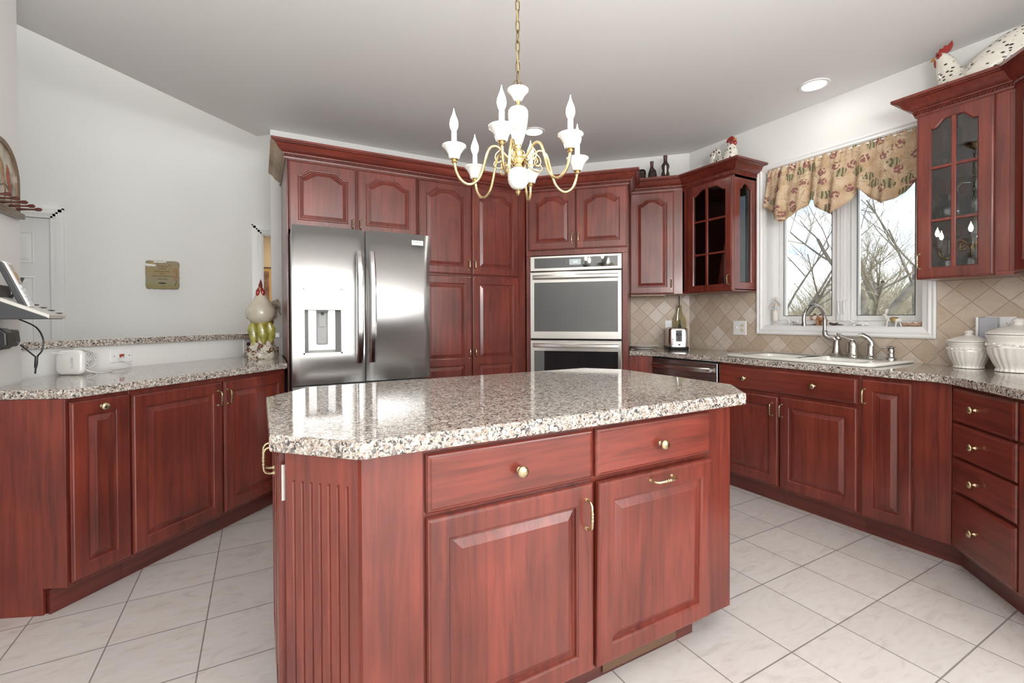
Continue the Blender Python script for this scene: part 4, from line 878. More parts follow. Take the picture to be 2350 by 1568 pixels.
def vine_fabric():
    m, nt, b = mat('vine_print_fabric'); t = nd(nt, 'ShaderNodeTexCoord'); sx = nd(nt, 'ShaderNodeSeparateXYZ'); lk(nt, t, 'Object', sx, 'Vector')
    cb = nd(nt, 'ShaderNodeCombineXYZ'); lk(nt, sx, 'Y', cb, 'X'); lk(nt, sx, 'Z', cb, 'Y')
    base = nd(nt, 'ShaderNodeTexNoise', Scale=14.0, Detail=4.0); lk(nt, cb, 'Vector', base, 'Vector')
    rb = ramp(nt, [(0.35, (0.47, 0.325, 0.20)), (0.65, (0.60, 0.47, 0.33))]); lk(nt, base, 'Fac', rb, 'Fac')
    # grape clusters: round berries inside large cells
    v1 = nd(nt, 'ShaderNodeTexVoronoi', Scale=11.0, voronoi_dimensions='2D'); lk(nt, cb, 'Vector', v1, 'Vector')
    v2 = nd(nt, 'ShaderNodeTexVoronoi', Scale=62.0, voronoi_dimensions='2D'); lk(nt, cb, 'Vector', v2, 'Vector')
    lt = nd(nt, 'ShaderNodeMath', operation='LESS_THAN'); lk(nt, v1, 'Distance', lt, 0); lt.inputs[1].default_value = 0.30
    sc = nd(nt, 'ShaderNodeSeparateColor'); lk(nt, v1, 'Color', sc, 'Color'); g1 = nd(nt, 'ShaderNodeMath', operation='GREATER_THAN'); lk(nt, sc, 'Red', g1, 0); g1.inputs[1].default_value = 0.48
    a1 = nd(nt, 'ShaderNodeMath', operation='MULTIPLY'); lk(nt, lt, 0, a1, 0); lk(nt, g1, 0, a1, 1)
    l2 = nd(nt, 'ShaderNodeMath', operation='LESS_THAN'); lk(nt, v2, 'Distance', l2, 0); l2.inputs[1].default_value = 0.48
    a2 = nd(nt, 'ShaderNodeMath', operation='MULTIPLY'); lk(nt, a1, 0, a2, 0); lk(nt, l2, 0, a2, 1)
    rg = ramp(nt, [(0.0, (0.36, 0.20, 0.16)), (0.30, (0.26, 0.10, 0.10)), (0.46, (0.14, 0.05, 0.06))]); lk(nt, v2, 'Distance', rg, 'Fac')
    m1 = mixc(nt); lk(nt, a2, 0, m1, 0); lk(nt, rb, 'Color', m1, 6); lk(nt, rg, 'Color', m1, 7)
    # leaves: lobed patches in other cells
    wv = nd(nt, 'ShaderNodeTexNoise', Scale=30.0, Detail=3.0); lk(nt, cb, 'Vector', wv, 'Vector')
    sm = nd(nt, 'ShaderNodeMath', operation='MULTIPLY_ADD'); lk(nt, wv, 'Fac', sm, 0); sm.inputs[1].default_value = 0.55; lk(nt, v1, 'Distance', sm, 2)
    l3 = nd(nt, 'ShaderNodeMath', operation='LESS_THAN'); lk(nt, sm, 0, l3, 0); l3.inputs[1].default_value = 0.60
    g2 = nd(nt, 'ShaderNodeMath', operation='LESS_THAN'); lk(nt, sc, 'Red', g2, 0); g2.inputs[1].default_value = 0.48
    a3 = nd(nt, 'ShaderNodeMath', operation='MULTIPLY'); lk(nt, l3, 0, a3, 0); lk(nt, g2, 0, a3, 1)
    vs = nd(nt, 'ShaderNodeTexWave', Scale=16.0, Distortion=6.0, Detail=2.0); lk(nt, cb, 'Vector', vs, 'Vector')
    rl = ramp(nt, [(0.15, (0.13, 0.11, 0.065)), (0.5, (0.30, 0.27, 0.16)), (1.0, (0.40, 0.35, 0.22))]); lk(nt, vs, 'Fac', rl, 'Fac')
    m2 = mixc(nt); lk(nt, a3, 0, m2, 0); lk(nt, m1, 2, m2, 6); lk(nt, rl, 'Color', m2, 7)
    # thin tendrils
    tn = nd(nt, 'ShaderNodeTexNoise', Scale=9.0, Detail=1.0, Distortion=2.0); lk(nt, cb, 'Vector', tn, 'Vector')
    ab = nd(nt, 'ShaderNodeMath', operation='SUBTRACT'); lk(nt, tn, 'Fac', ab, 0); ab.inputs[1].default_value = 0.5; ab2 = nd(nt, 'ShaderNodeMath', operation='ABSOLUTE'); lk(nt, ab, 0, ab2, 0)
    l4 = nd(nt, 'ShaderNodeMath', operation='LESS_THAN'); lk(nt, ab2, 0, l4, 0); l4.inputs[1].default_value = 0.008
    m3 = mixc(nt); lk(nt, l4, 0, m3, 0); lk(nt, m2, 2, m3, 6); m3.inputs[7].default_value = (0.25, 0.18, 0.12, 1)
    lk(nt, m3, 2, b, 'Base Color'); b.inputs['Roughness'].default_value = 0.9; b.inputs['Specular IOR Level'].default_value = 0.15
    return m
o = mm.build('valance', vine_fabric(), smooth=80); tag(o, 'gathered grape-vine print window valance with zigzag hem', 'valance')
sol = o.modifiers.new('solid', 'SOLIDIFY'); sol.thickness = 0.002; sol.offset = 0
mm = M(); mm.tube([(VX, 1.225, 2.316), (VX, 2.165, 2.316)], 0.006, 8); mm.tube([(VX, 1.226, 2.316), (3.478, 1.226, 2.316)], 0.006, 8); mm.tube([(VX, 2.164, 2.316), (3.478, 2.164, 2.316)], 0.006, 8); mm.build('curtain_rod', WPLAST, o)
# ------------------------------------------------------------------ worktop items
CT = 0.9155
def canister(loc, s, lab, rz):
    t = thing('canister', lab, 'canister', loc, rz)
    b_ = M(); b_.lathe([(0.062, 0), (0.068, 0.002), (0.066, 0.010), (0.064, 0.014), (0.074, 0.035), (0.087, 0.070), (0.092, 0.098)], 96, flute=24, fa=0.022, cap1=False)
    b_.lathe([(0.092, 0.098), (0.0905, 0.104), (0.089, 0.116), (0.0905, 0.128), (0.093, 0.140), (0.0965, 0.146), (0.0965, 0.151), (0.088, 0.151), (0.086, 0.10)], 60, cap0=False, cap1=False)
    b_.v = [(x*s[0], y*s[1], z*s[2]) for x, y, z in b_.v]; bo = b_.build('canister_body', CERAM, t, smooth=50)
    g = M(); k = 26
    for i in range(k):
        a = 2*pi*i/k; q = 0.004*sin(i*2.4)
        g.ball((0.0905*cos(a), 0.0905*sin(a), 0.112+q), 0.0055 if i % 3 else 0.0085, 8, 5, sz=0.75)
    P = [(0.0905*cos(2*pi*i/60), 0.0905*sin(2*pi*i/60), 0.110+0.005*sin(i*0.9)) for i in range(61)]; g.tube(P, 0.0022, 6)
    g.v = [(x*s[0], y*s[1], z*s[2]) for x, y, z in g.v]; g.build('garland_relief', CERAM, bo, smooth=50)
    l = M(); l.lathe([(0.090, 0.1515), (0.098, 0.154), (0.098, 0.159), (0.085, 0.168), (0.055, 0.181), (0.026, 0.189)], 96, flute=30, fa=0.007, cap1=False)
    l.lathe([(0.026, 0.189), (0.017, 0.194), (0.0165, 0.202), (0.021, 0.207), (0.019, 0.213), (0.012, 0.219), (0.002, 0.221)], 30, cap0=False)
    l.v = [(x*s[0], y*s[1], z*s[2]) for x, y, z in l.v]; l.build('lid', CERAM, t, smooth=50)
canister((3.375, 0.998, CT), (0.93, 0.93, 0.93), 'smaller lidded cream ceramic canister on the right worktop', -20)
canister((3.335, 0.800, CT), (1.30, 1.05, 1.23), 'larger oval lidded cream ceramic canister at the right edge', -45)
# toaster
t = thing('toaster', 'two-slice stainless toaster with black base in the worktop corner', 'toaster', (3.27, 2.905, CT), -38)
b_ = M(); b_.loft([[(x, y, z) for x, y in rrect(-0.083*k, 0.083*k, -0.125*k2, 0.125*k2, 0.03)] for k, k2, z in ((1.0, 1.0, 0.026), (1.0, 1.0, 0.10), (0.985, 0.99, 0.165), (0.95, 0.97, 0.182), (0.90, 0.94, 0.188))]); b_.build('toaster_body', steel('toaster_steel', (0.62, 0.58, 0.55), 0.14), t, smooth=40)
b_ = M(); b_.loft([[(x, y, z) for x, y in rrect(-0.087*k, 0.087*k, -0.129*k, 0.129*k, 0.03)] for k, z in ((0.97, 0.0), (1.0, 0.006), (1.0, 0.026))]); b_.build('base', BLACK, t)
b_ = M(); b_.box(-0.026, 0.026, -0.1265, -0.12, 0.072, 0.17); b_.box(-0.006, 0.006, -0.1285, -0.12, 0.08, 0.165); b_.build('lever_slot', BLACK, t, bevel=0.002)
b_ = M(); b_.box(-0.02, 0.02, -0.150, -0.127, 0.128, 0.142); b_.build('lever', BLACK, t, bevel=0.003)
b_ = M(); b_.tube([(0.0, -0.121, 0.045), (0.0, -0.136, 0.045)], 0.0145, 20); k_ = b_.build('dial', CHROME, t); b_ = M(); b_.tube([(0.0, -0.1355, 0.045), (0.0, -0.1365, 0.045)], 0.010, 16); b_.build('dial_face', BLACK, k_)
b_ = M()
for z in (0.05, 0.07, 0.09): b_.tube([(-0.052, -0.122, z), (-0.052, -0.128, z)], 0.008, 14)
b_.build('buttons', plain('button_grey', (0.55, 0.53, 0.55), 0.3), t)
b_ = M(); b_.box(-0.045, -0.015, -0.09, 0.09, 0.186, 0.1885); b_.box(0.015, 0.045, -0.09, 0.09, 0.186, 0.1885); b_.build('slots', SHADOW, t, smooth=0)
# plate on the corner worktop
mm = M(); mm.lathe([(0.07, 0), (0.085, 0.004), (0.086, 0.010), (0.12, 0.020), (0.152, 0.030), (0.156, 0.032), (0.154, 0.034), (0.12, 0.025), (0.08, 0.014), (0.002, 0.013)], 56, flute=28, fa=0.006)
o = mm.build('plate', plain('white_glaze', (0.80, 0.78, 0.72), 0.2, coat=0.4), loc=(3.03, 3.06, CT)); tag(o, 'shallow white scalloped dish left of the toaster', 'plate')
# bottle-shaped cutting board hanging in the tiled corner
def picture_mat(name, stops, scale=20):
    m, nt, b = mat(name); t_ = nd(nt, 'ShaderNodeTexCoord'); n = nd(nt, 'ShaderNodeTexNoise', Scale=scale, Detail=3.0); lk(nt, t_, 'Object', n, 'Vector'); r_ = ramp(nt, stops); lk(nt, n, 'Fac', r_, 'Fac'); lk(nt, r_, 'Color', b, 'Base Color'); b.inputs['Roughness'].default_value = 0.3; b.inputs['Coat Weight'].default_value = 0.4; return m
OLIVE = picture_mat('olive_print', [(0.35, (0.20, 0.155, 0.065)), (0.65, (0.36, 0.29, 0.14))], 9)
ca = (3.345, 3.075)
t = thing('cutting_board', 'bottle-shaped glass cutting board with wine print hanging in the corner', 'cutting board', (3.40, 2.985, 0), -62)
half = [(0.0, 0.945+0.02), (0.058, 0.965), (0.062, 0.985), (0.062, 1.15), (0.056, 1.19), (0.030, 1.235), (0.022, 1.262), (0.022, 1.305), (0.016, 1.312), (0.0, 1.312)]
poly = [(x, z) for x, z in half]+[(-x, z) for x, z in reversed(half[1:-1])]
b_ = M(); b_.loft([[(x, y, z) for x, z in poly] for y in (0.006, -0.002)]); bo = fixn(b_.build('board', OLIVE, t, smooth=0, bevel=0.001))
b_ = M(); b_.lathe([(0.0165, 1.02), (0.017, 1.10), (0.013, 1.125), (0.006, 1.14), (0.006, 1.175), (0.002, 1.178)], 14, sy=0.06, c=(0.005, -0.0025, 0)); b_.build('printed_bottle', plain('print_dark', (0.03, 0.03, 0.025), 0.3), bo)
b_ = M(); b_.lathe([(0.012, 1.045), (0.014, 1.047), (0.0015, 1.05), (0.0015, 1.072), (0.012, 1.08), (0.016, 1.095), (0.015, 1.105)], 14, sy=0.06, c=(-0.034, -0.0025, 0)); b_.build('printed_glass', plain('print_wine', (0.13, 0.015, 0.02), 0.3), bo)
b_ = M(); rg = random.Random(5)
for i in range(26): b_.ball((rg.uniform(-0.05, 0.055), -0.0022, 1.0+rg.uniform(-0.006, 0.022)), 0.0065, 8, 5, sy=0.2)
b_.build('printed_grapes', plain('print_purple', (0.09, 0.045, 0.09), 0.3), bo)
b_ = M(); b_.loft([[(x, y, z) for x, z in ((-0.058, 0.966), (0.0, 0.965), (0.03, 0.966), (-0.058, 0.998))] for y in (-0.0018, -0.003)]); b_.build('printed_base', plain('print_brown', (0.10, 0.05, 0.03), 0.3), bo)
b_ = M(); b_.tube([(0.0, -0.004, 1.397), (0.002, -0.006, 1.35), (0.001, -0.006, 1.300), (-0.006, -0.007, 1.285)], 0.004, 6); b_.build('strap', BLACK, t)
b_ = M(); b_.tube([(-0.006, -0.008, 1.285), (-0.012, -0.010, 1.235), (-0.016, -0.010, 1.215), (-0.020, -0.010, 1.17)], [0.003, 0.003, 0.007, 0.0085], 8, sq=0.35); b_.build('spreader', CHROME, t)
# ---- wall plates
def outlet(mm_t, x, z, y=-0.006, m=None):
    b_ = M()
    for dz in (-0.0195, 0.0195):
        b_.loft([[(x+a, yy, z+dz+b) for a, b in rrect(-0.0165, 0.0165, -0.0135, 0.0135, 0.009)] for yy in (y+0.002, y-0.002)])
    r_ = b_.build('receptacle', m or WPLAST, mm_t, smooth=0)
    b_ = M()
    for dz in (-0.0195, 0.0195):
        b_.box(x-0.0075, x-0.0055, y-0.0025, y-0.0015, z+dz-0.002, z+dz+0.007); b_.box(x+0.0055, x+0.0075, y-0.0025, y-0.0015, z+dz-0.002, z+dz+0.006); b_.tube([(x, y-0.0015, z+dz-0.007), (x, y-0.0025, z+dz-0.007)], 0.0022, 8)
    b_.build('slots', INK, r_, smooth=0)
def plate_(loc, rz, w, h, lab, cat, horiz=False):
    t_ = thing('outlet_plate' if cat == 'outlet' else 'wall_plate', lab, cat, loc, rz)
    b_ = M(); b_.loft([[(x, y, z) for x, z in rrect(-w/2+i, w/2-i, -h/2+i, h/2-i, 0.004)] for i, y in ((0, 0), (0, -0.003), (0.003, -0.006))]); b_.build('plate', WPLAST, t_, smooth=0); return t_
def onA(u, d=0.0): c_ = 6.44-d*1.414; return ((c_+u*1.41421)/2, (c_-u*1.41421)/2)
x_, y_ = onA(0.205)
t = plate_((x_, y_, 1.113), -45, 0.072, 0.116, 'white duplex outlet behind the toaster', 'outlet'); outlet(t, 0, 0)
b_ = M(); b_.box(-0.010, 0.014, -0.034, -0.008, -0.034, -0.006); b_.tube([(0.004, -0.03, -0.03), (0.012, -0.04, -0.07), (0.03, -0.045, -0.11), (0.05, -0.05, -0.19)], 0.0035, 6); b_.build('plug', BLACK, t)
t = plate_((3.492, 2.437, 1.109), -90, 0.118, 0.118, 'white switch and outlet plate left of the window', 'switch plate'); outlet(t, 0.024, 0, m=IVORY)
b_ = M(); b_.box(-0.029, -0.019, -0.016, -0.004, -0.006, 0.010); b_.build('toggle', WPLAST, t, bevel=0.002)
t = plate_((3.492, 0.905, 1.135), -90, 0.118, 0.118, 'white wall plate with plugged grey adapter behind the large canister', 'outlet'); outlet(t, 0.03, 0)
b_ = M(); b_.box(-0.075, -0.002, -0.045, -0.006, -0.075, 0.055); ad = b_.build('adapter', plain('adapter_grey', (0.42, 0.43, 0.47), 0.35), t, bevel=0.004, label='grey plug-in adapter with a white edge')
M().box(-0.087, -0.0755, -0.047, -0.006, -0.075, 0.056).build('adapter_edge', WPLAST, ad, bevel=0.002)
# ------------------------------------------------------------------ window-sill ornaments
SZ = WZ0+0.0045
def orn(name, loc, rz, lab, cat): return thing(name, lab, cat, (loc[0], loc[1], SZ), rz)
# carved standing figure, hand raised to its face
t = orn('figurine', (3.535, 2.165), -62, 'tall carved white figurine standing at the left end of the sill', 'figurine')
b_ = M(); b_.lathe([(0.030, 0), (0.031, 0.004), (0.02, 0.007)], 18); b_.build('base', PORC, t)
b_ = M(); b_.tube([(0, 0, 0.006), (0, 0, 0.03), (0.001, 0, 0.035), (0, 0, 0.075), (0, 0, 0.105), (0.002, 0, 0.118), (0.003, 0, 0.135), (0.006, 0, 0.16), (0.008, -0.003, 0.178), (0.006, -0.004, 0.186), (0.004, -0.005, 0.195), (0.003, -0.005, 0.208), (0.002, -0.004, 0.216)], [0.006, 0.007, 0.016, 0.018, 0.019, 0.011, 0.011, 0.016, 0.011, 0.0065, 0.0125, 0.0125, 0.004], 12, sq=0.8); b_.ball((0.003, -0.016, 0.198), 0.0035, 6, 4)
b_.tube([(-0.012, 0, 0.168), (-0.03, -0.004, 0.145), (-0.036, -0.006, 0.135), (-0.02, -0.008, 0.122), (-0.008, -0.010, 0.117)], [0.0055, 0.0045, 0.004, 0.0035, 0.004], 7); b_.tube([(0.022, 0, 0.172), (0.033, -0.004, 0.150), (0.030, -0.012, 0.165), (0.016, -0.014, 0.185), (0.010, -0.015, 0.192)], [0.006, 0.005, 0.0045, 0.004, 0.0045], 7)
b_.build('carved_body', plain('carved_bone', (0.66, 0.60, 0.54), 0.5, var=0.3, bscale=60), t, smooth=60)
b_ = M(); b_.tube([(0, 0, 0.034), (0, 0, 0.07), (0, 0, 0.108)], [0.0185, 0.0195, 0.0185], 14, sq=0.85); b_.build('wrap_skirt', plain('skirt_cream', (0.82, 0.79, 0.72), 0.6), t)
b_ = M(); b_.tube([(0.001, -0.001, 0.128), (0.003, -0.001, 0.136)], 0.0128, 12, sq=0.85); b_.build('sash', plain('pale_blue', (0.45, 0.65, 0.80), 0.6), t)
# little white dog
t = orn('figurine', (3.53, 2.05), -100, 'tiny white dog figurine beside the carved figure on the sill', 'figurine')
b_ = M(); b_.tube([(0, 0.015, 0.022), (0, 0, 0.024), (0, -0.012, 0.03), (0, -0.017, 0.043), (0, -0.02, 0.052)], [0.008, 0.011, 0.010, 0.008, 0.003], 10); b_.ball((0, -0.021, 0.05), 0.0095, 10, 6); b_.ball((0, -0.030, 0.047), 0.005, 8, 5)
for x in (-0.006, 0.006):
    b_.tube([(x, -0.010, 0.024), (x, -0.011, 0.0)], 0.0035, 6); b_.tube([(x, 0.014, 0.02), (x, 0.016, 0.01), (x, 0.012, 0.0)], 0.0035, 6); b_.ball((x*1.3, -0.016, 0.058), 0.0045, 6, 4, sz=1.5)
b_.tube([(0, 0.02, 0.026), (0, 0.028, 0.036)], 0.002, 6); b_.build('body', plain('dog_white', (0.74, 0.74, 0.73), 0.4), t, smooth=60)
# white ashtray-like dish under the spout
mm = M(); mm.lathe([(0.03, 0), (0.05, 0.006), (0.062, 0.014), (0.060, 0.016), (0.03, 0.008), (0.001, 0.007)], 28, sy=1.3); o = mm.build('dish', PORC, loc=(3.545, 1.945, SZ)); tag(o, 'flat white dish on the sill under the faucet spout', 'dish')
# elephant
t = orn('figurine', (3.535, 1.835), -90, 'brown and white elephant figurine with curled raised trunk', 'figurine')
EB = plain('elephant_brown', (0.42, 0.20, 0.09), 0.4, var=0.35, bscale=45)
b_ = M(); b_.tube([(0.040, 0, 0.040), (0.030, 0, 0.046), (0.008, 0, 0.050), (-0.012, 0, 0.050), (-0.026, 0, 0.054), (-0.036, 0, 0.056), (-0.043, 0, 0.052), (-0.050, 0, 0.044), (-0.060, 0, 0.041), (-0.067, 0, 0.050), (-0.066, 0, 0.062), (-0.058, 0, 0.067), (-0.050, 0, 0.064)], [0.006, 0.021, 0.025, 0.022, 0.019, 0.017, 0.011, 0.007, 0.006, 0.005, 0.0045, 0.004, 0.003], 12)
for x, y in ((0.028, 0.012), (0.026, -0.012), (-0.012, 0.012), (-0.014, -0.012)): b_.tube([(x, y, 0.042), (x+0.003, y, 0.02), (x, y, 0.0)], [0.011, 0.0085, 0.0095], 9)
b_.tube([(0.044, 0, 0.045), (0.052, 0, 0.03)], 0.002, 6); b_.build('body', EB, t, smooth=60)
b_ = M(); b_.ball((-0.030, -0.016, 0.056), 0.017, 12, 8, sy=0.25, sz=0.95); b_.ball((-0.030, 0.016, 0.056), 0.017, 12, 8, sy=0.25, sz=0.95); b_.build('ears', CERAM, t)
b_ = M(); b_.ball((0.010, 0, 0.062), 0.026, 14, 6, sx=1.1, sz=0.55); b_.build('saddle_cloth', plain('saddle_pink', (0.62, 0.42, 0.36), 0.5), t); b_ = M(); b_.ball((0.005, 0, 0.077), 0.013, 12, 6, sz=0.5); b_.build('saddle', DGREY, t); b_ = M(); b_.ball((-0.038, 0, 0.078), 0.009, 10, 6, sz=1.1); b_.build('headpiece', plain('head_brown', (0.16, 0.09, 0.04), 0.4), t)
# crossed dark sticks / little bird
t = orn('figurine', (3.53, 1.73), -90, 'small dark bird figurine lying low behind the faucet pipe', 'figurine')
b_ = M(); b_.tube([(-0.045, 0, 0.016), (-0.04, 0, 0.017), (-0.03, 0, 0.011), (-0.01, 0, 0.009), (0.01, 0, 0.008), (0.045, 0, 0.006)], [0.003, 0.008, 0.009, 0.009, 0.006, 0.002], 9); b_.tube([(-0.015, 0, 0.010), (0.005, 0.002, 0.018), (0.016, 0.003, 0.024)], [0.006, 0.004, 0.001], 7); b_.build('body', plain('bird_dark', (0.07, 0.05, 0.05), 0.4, var=0.5, bscale=90), t, smooth=60)
# white turtle
t = orn('figurine', (3.525, 1.578), -90, 'white porcelain turtle on the sill right of the faucet', 'figurine')
b_ = M(); b_.tube([(0.048, 0, 0.010), (0.03, 0, 0.014), (0.0, 0, 0.017), (-0.025, 0, 0.015), (-0.038, 0, 0.020), (-0.052, 0, 0.031), (-0.062, 0, 0.034), (-0.07, 0, 0.032)], [0.002, 0.012, 0.014, 0.010, 0.006, 0.006, 0.0075, 0.004], 10)
for x, y in ((-0.024, -0.024), (-0.024, 0.024), (0.026, -0.024), (0.026, 0.024)): b_.tube([(x, y*0.5, 0.014), (x-0.003, y, 0.006), (x-0.008, y*1.2, 0.003)], [0.006, 0.006, 0.003], 7)
b_.build('body', PORC, t, smooth=60); b_ = M(); b_.lathe([(0.036, 0.010), (0.038, 0.014), (0.032, 0.024), (0.02, 0.032), (0.001, 0.035)], 20, flute=10, fa=0.03, sy=0.8); b_.build('shell', plain('shell_white', (0.74, 0.77, 0.76), 0.3), t)
# hare / goat with golden body
t = orn('figurine', (3.530, 1.408), -90, 'gold and white hare figurine sitting tall on the sill', 'figurine')
b_ = M(); b_.tube([(0.052, 0, 0.030), (0.042, 0, 0.038), (0.02, 0, 0.041), (-0.005, 0, 0.041), (-0.022, 0, 0.046), (-0.030, 0, 0.060), (-0.034, 0, 0.072), (-0.042, 0, 0.074), (-0.050, 0, 0.070)], [0.006, 0.015, 0.018, 0.016, 0.012, 0.009, 0.010, 0.008, 0.004], 12)
for y in (-0.006, 0.006): b_.tube([(-0.032, y, 0.078), (-0.029, y*1.3, 0.092), (-0.024, y*1.4, 0.106), (-0.021, y*1.4, 0.112)], [0.004, 0.006, 0.005, 0.001], 8, sq=0.6)
for x, y, dx in ((-0.022, 0.009, -0.014), (-0.018, -0.009, -0.006), (0.036, 0.010, 0.012), (0.030, -0.010, -0.006)): b_.tube([(x, y, 0.038), (x+dx*0.4, y, 0.018), (x+dx, y, 0.0)], [0.008, 0.005, 0.0055], 8)
b_.tube([(0.05, 0, 0.036), (0.06, 0, 0.042)], [0.006, 0.003], 7); b_.build('body', plain('hare_white', (0.76, 0.74, 0.69), 0.35), t, smooth=60)
b_ = M(); b_.ball((0.014, 0, 0.042), 0.022, 14, 8, sx=1.55, sy=0.86, sz=0.86); b_.build('gold_coat', plain('gold_glaze', (0.40, 0.31, 0.13), 0.25, 0.4), t); b_ = M(); b_.ball((-0.0505, 0, 0.071), 0.004, 8, 5); b_.build('muzzle', plain('nose_brown', (0.15, 0.08, 0.05), 0.4), t)
# grey crank-shaped ornament is the casement crank; slippers at the right end
def shoe(x, y, lab):
    t_ = orn('slipper_ornament', (x, y), -96, lab, 'ornament')
    b_ = M(); b_.tube([(-0.046, 0, 0.007), (-0.038, 0, 0.010), (-0.02, 0, 0.013), (0.002, 0, 0.011), (0.022, 0, 0.016), (0.036, 0, 0.022), (0.042, 0, 0.023)], [0.002, 0.009, 0.012, 0.009, 0.010, 0.011, 0.006], 10, sq=1.0); b_.tube([(0.036, 0, 0.014), (0.037, 0, 0.0)], [0.007, 0.005], 8); b_.build('slipper', plain('slipper_tan', (0.52, 0.33, 0.23), 0.35), t_, smooth=60)
    b_ = M(); b_.ball((-0.010, 0, 0.024), 0.009, 9, 6); b_.ball((-0.018, 0.004, 0.021), 0.007, 8, 5); b_.ball((0.0, -0.003, 0.021), 0.006, 8, 5); b_.tube([(-0.025, 0, 0.021), (0.002, 0.0, 0.022), (0.03, 0, 0.032)], 0.003, 6); b_.build('bow', plain('bow_cream', (0.68, 0.62, 0.55), 0.5), t_)
shoe(3.528, 1.262+0.015, 'nearer of the two tan slipper ornaments, at the right end of the sill'); shoe(3.548, 1.318, 'farther of the two tan slipper ornaments, left of its mate')
# ------------------------------------------------------------------ ornaments above the wall cabinets
def feather_mat(name, scale, thr, white=(0.74, 0.71, 0.63), sp=(1, 1, 1)):
    m, nt, b = mat(name); t_ = nd(nt, 'ShaderNodeTexCoord'); mp = nd(nt, 'ShaderNodeMapping'); mp.inputs['Scale'].default_value = sp; lk(nt, t_, 'Object', mp, 'Vector')
    v = nd(nt, 'ShaderNodeTexVoronoi', Scale=scale, Randomness=0.55); lk(nt, mp, 'Vector', v, 'Vector')
    rp = ramp(nt, [(thr-0.03, (0.030, 0.028, 0.024)), (thr+0.03, white)]); lk(nt, v, 'Distance', rp, 'Fac'); lk(nt, rp, 'Color', b, 'Base Color')
    b.inputs['Roughness'].default_value = 0.22; b.inputs['Coat Weight'].default_value = 0.5
    bp = nd(nt, 'ShaderNodeBump', Strength=0.5, Distance=0.004); lk(nt, v, 'Distance', bp, 'Height'); lk(nt, bp, 'Normal', b, 'Normal'); return m
SPOT = feather_mat('spotted_feathers', 42, 0.30, sp=(1, 1.0, 0.75)); DASH = feather_mat('dashed_feathers', 34, 0.27, sp=(1.0, 0.8, 1.6))
# large hen: local x runs from tail (0) toward the head, lying along the cabinet top
HZ = TOPW
t = thing('hen_figurine', 'large black-and-white ceramic hen on top of the crystal cabinet', 'figurine', (3.33, 0.945, HZ), 90)
b_ = M(); b_.tube([(-0.235, 0, 0.315), (-0.215, 0, 0.295), (-0.185, 0, 0.262), (-0.14, 0, 0.225), (-0.085, 0, 0.175), (-0.02, 0, 0.120), (0.045, 0, 0.105), (0.085, 0, 0.125), (0.110, 0, 0.165), (0.128, 0, 0.210), (0.140, 0, 0.255), (0.150, 0, 0.285), (0.156, 0, 0.305), (0.150, 0, 0.322)], [0.006, 0.028, 0.062, 0.085, 0.105, 0.115, 0.095, 0.075, 0.062, 0.052, 0.043, 0.034, 0.032, 0.012], 22, sq=0.82); b_.lathe([(0.09, 0.0), (0.10, 0.02), (0.09, 0.05)], 20, c=(0.0, 0, 0), sx=1.1); hb = b_.build('body', DASH, t, smooth=70)
b_ = M(); b_.loft([[(x, y, z) for x, z in ((0.183, 0.315), (0.180, 0.336), (0.170, 0.334), (0.164, 0.352), (0.152, 0.347), (0.142, 0.362), (0.132, 0.352), (0.112, 0.372), (0.108, 0.350), (0.118, 0.325), (0.140, 0.312))] for y in (-0.007, 0.007)]); b_.build('comb', RED, t, smooth=0, bevel=0.003)
b_ = M(); b_.tube([(0.178, 0, 0.308), (0.196, 0, 0.303), (0.208, 0, 0.298)], [0.011, 0.008, 0.001], 8); b_.build('beak', ORANGE, t)
b_ = M(); b_.ball((0.174, 0.010, 0.275), 0.015, 10, 7, sy=0.5, sz=1.9); b_.ball((0.174, -0.010, 0.275), 0.015, 10, 7, sy=0.5, sz=1.9); b_.ball((0.160, 0.022, 0.302), 0.015, 10, 6, sy=0.5); b_.ball((0.160, -0.022, 0.302), 0.015, 10, 6, sy=0.5); b_.build('wattles', RED, t)
b_ = M(); b_.ball((0.164, 0.031, 0.308), 0.0042, 8, 5); b_.ball((0.164, -0.031, 0.308), 0.0042, 8, 5); b_.build('eyes', BLACK, t)
for sgn in (-1, 1):
    b_ = M(); b_.tube([(0.03, 0.088*sgn, 0.13), (-0.03, 0.100*sgn, 0.135), (-0.09, 0.090*sgn, 0.165), (-0.14, 0.070*sgn, 0.20)], [0.012, 0.045, 0.04, 0.006], 12, sq=0.25, upv=(0, 0, 1)); b_.build('wing', DASH, t, smooth=70)
# smaller rooster
t = thing('rooster_figurine', 'black-spotted white rooster figurine above the stemware cabinet', 'figurine', (3.30, 2.42, HZ), -90)
b_ = M(); b_.tube([(-0.115, 0, 0.135), (-0.085, 0, 0.125), (-0.04, 0, 0.115), (0.01, 0, 0.115), (0.035, 0, 0.145), (0.040, 0, 0.190), (0.040, 0, 0.225), (0.044, 0, 0.255), (0.050, 0, 0.268)], [0.02, 0.05, 0.062, 0.062, 0.058, 0.050, 0.036, 0.028, 0.010], 20, sq=0.85); b_.lathe([(0.07, 0.0), (0.06, 0.06)], 18, c=(-0.02, 0, 0)); b_.build('body', SPOT, t, smooth=70)
b_ = M(); b_.tube([(-0.10, 0, 0.10), (-0.135, 0, 0.15), (-0.13, 0, 0.205), (-0.10, 0, 0.235), (-0.072, 0, 0.215), (-0.062, 0, 0.17)], [0.018, 0.026, 0.028, 0.026, 0.022, 0.01], 12, sq=0.6); b_.build('tail', SPOT, t, smooth=70)
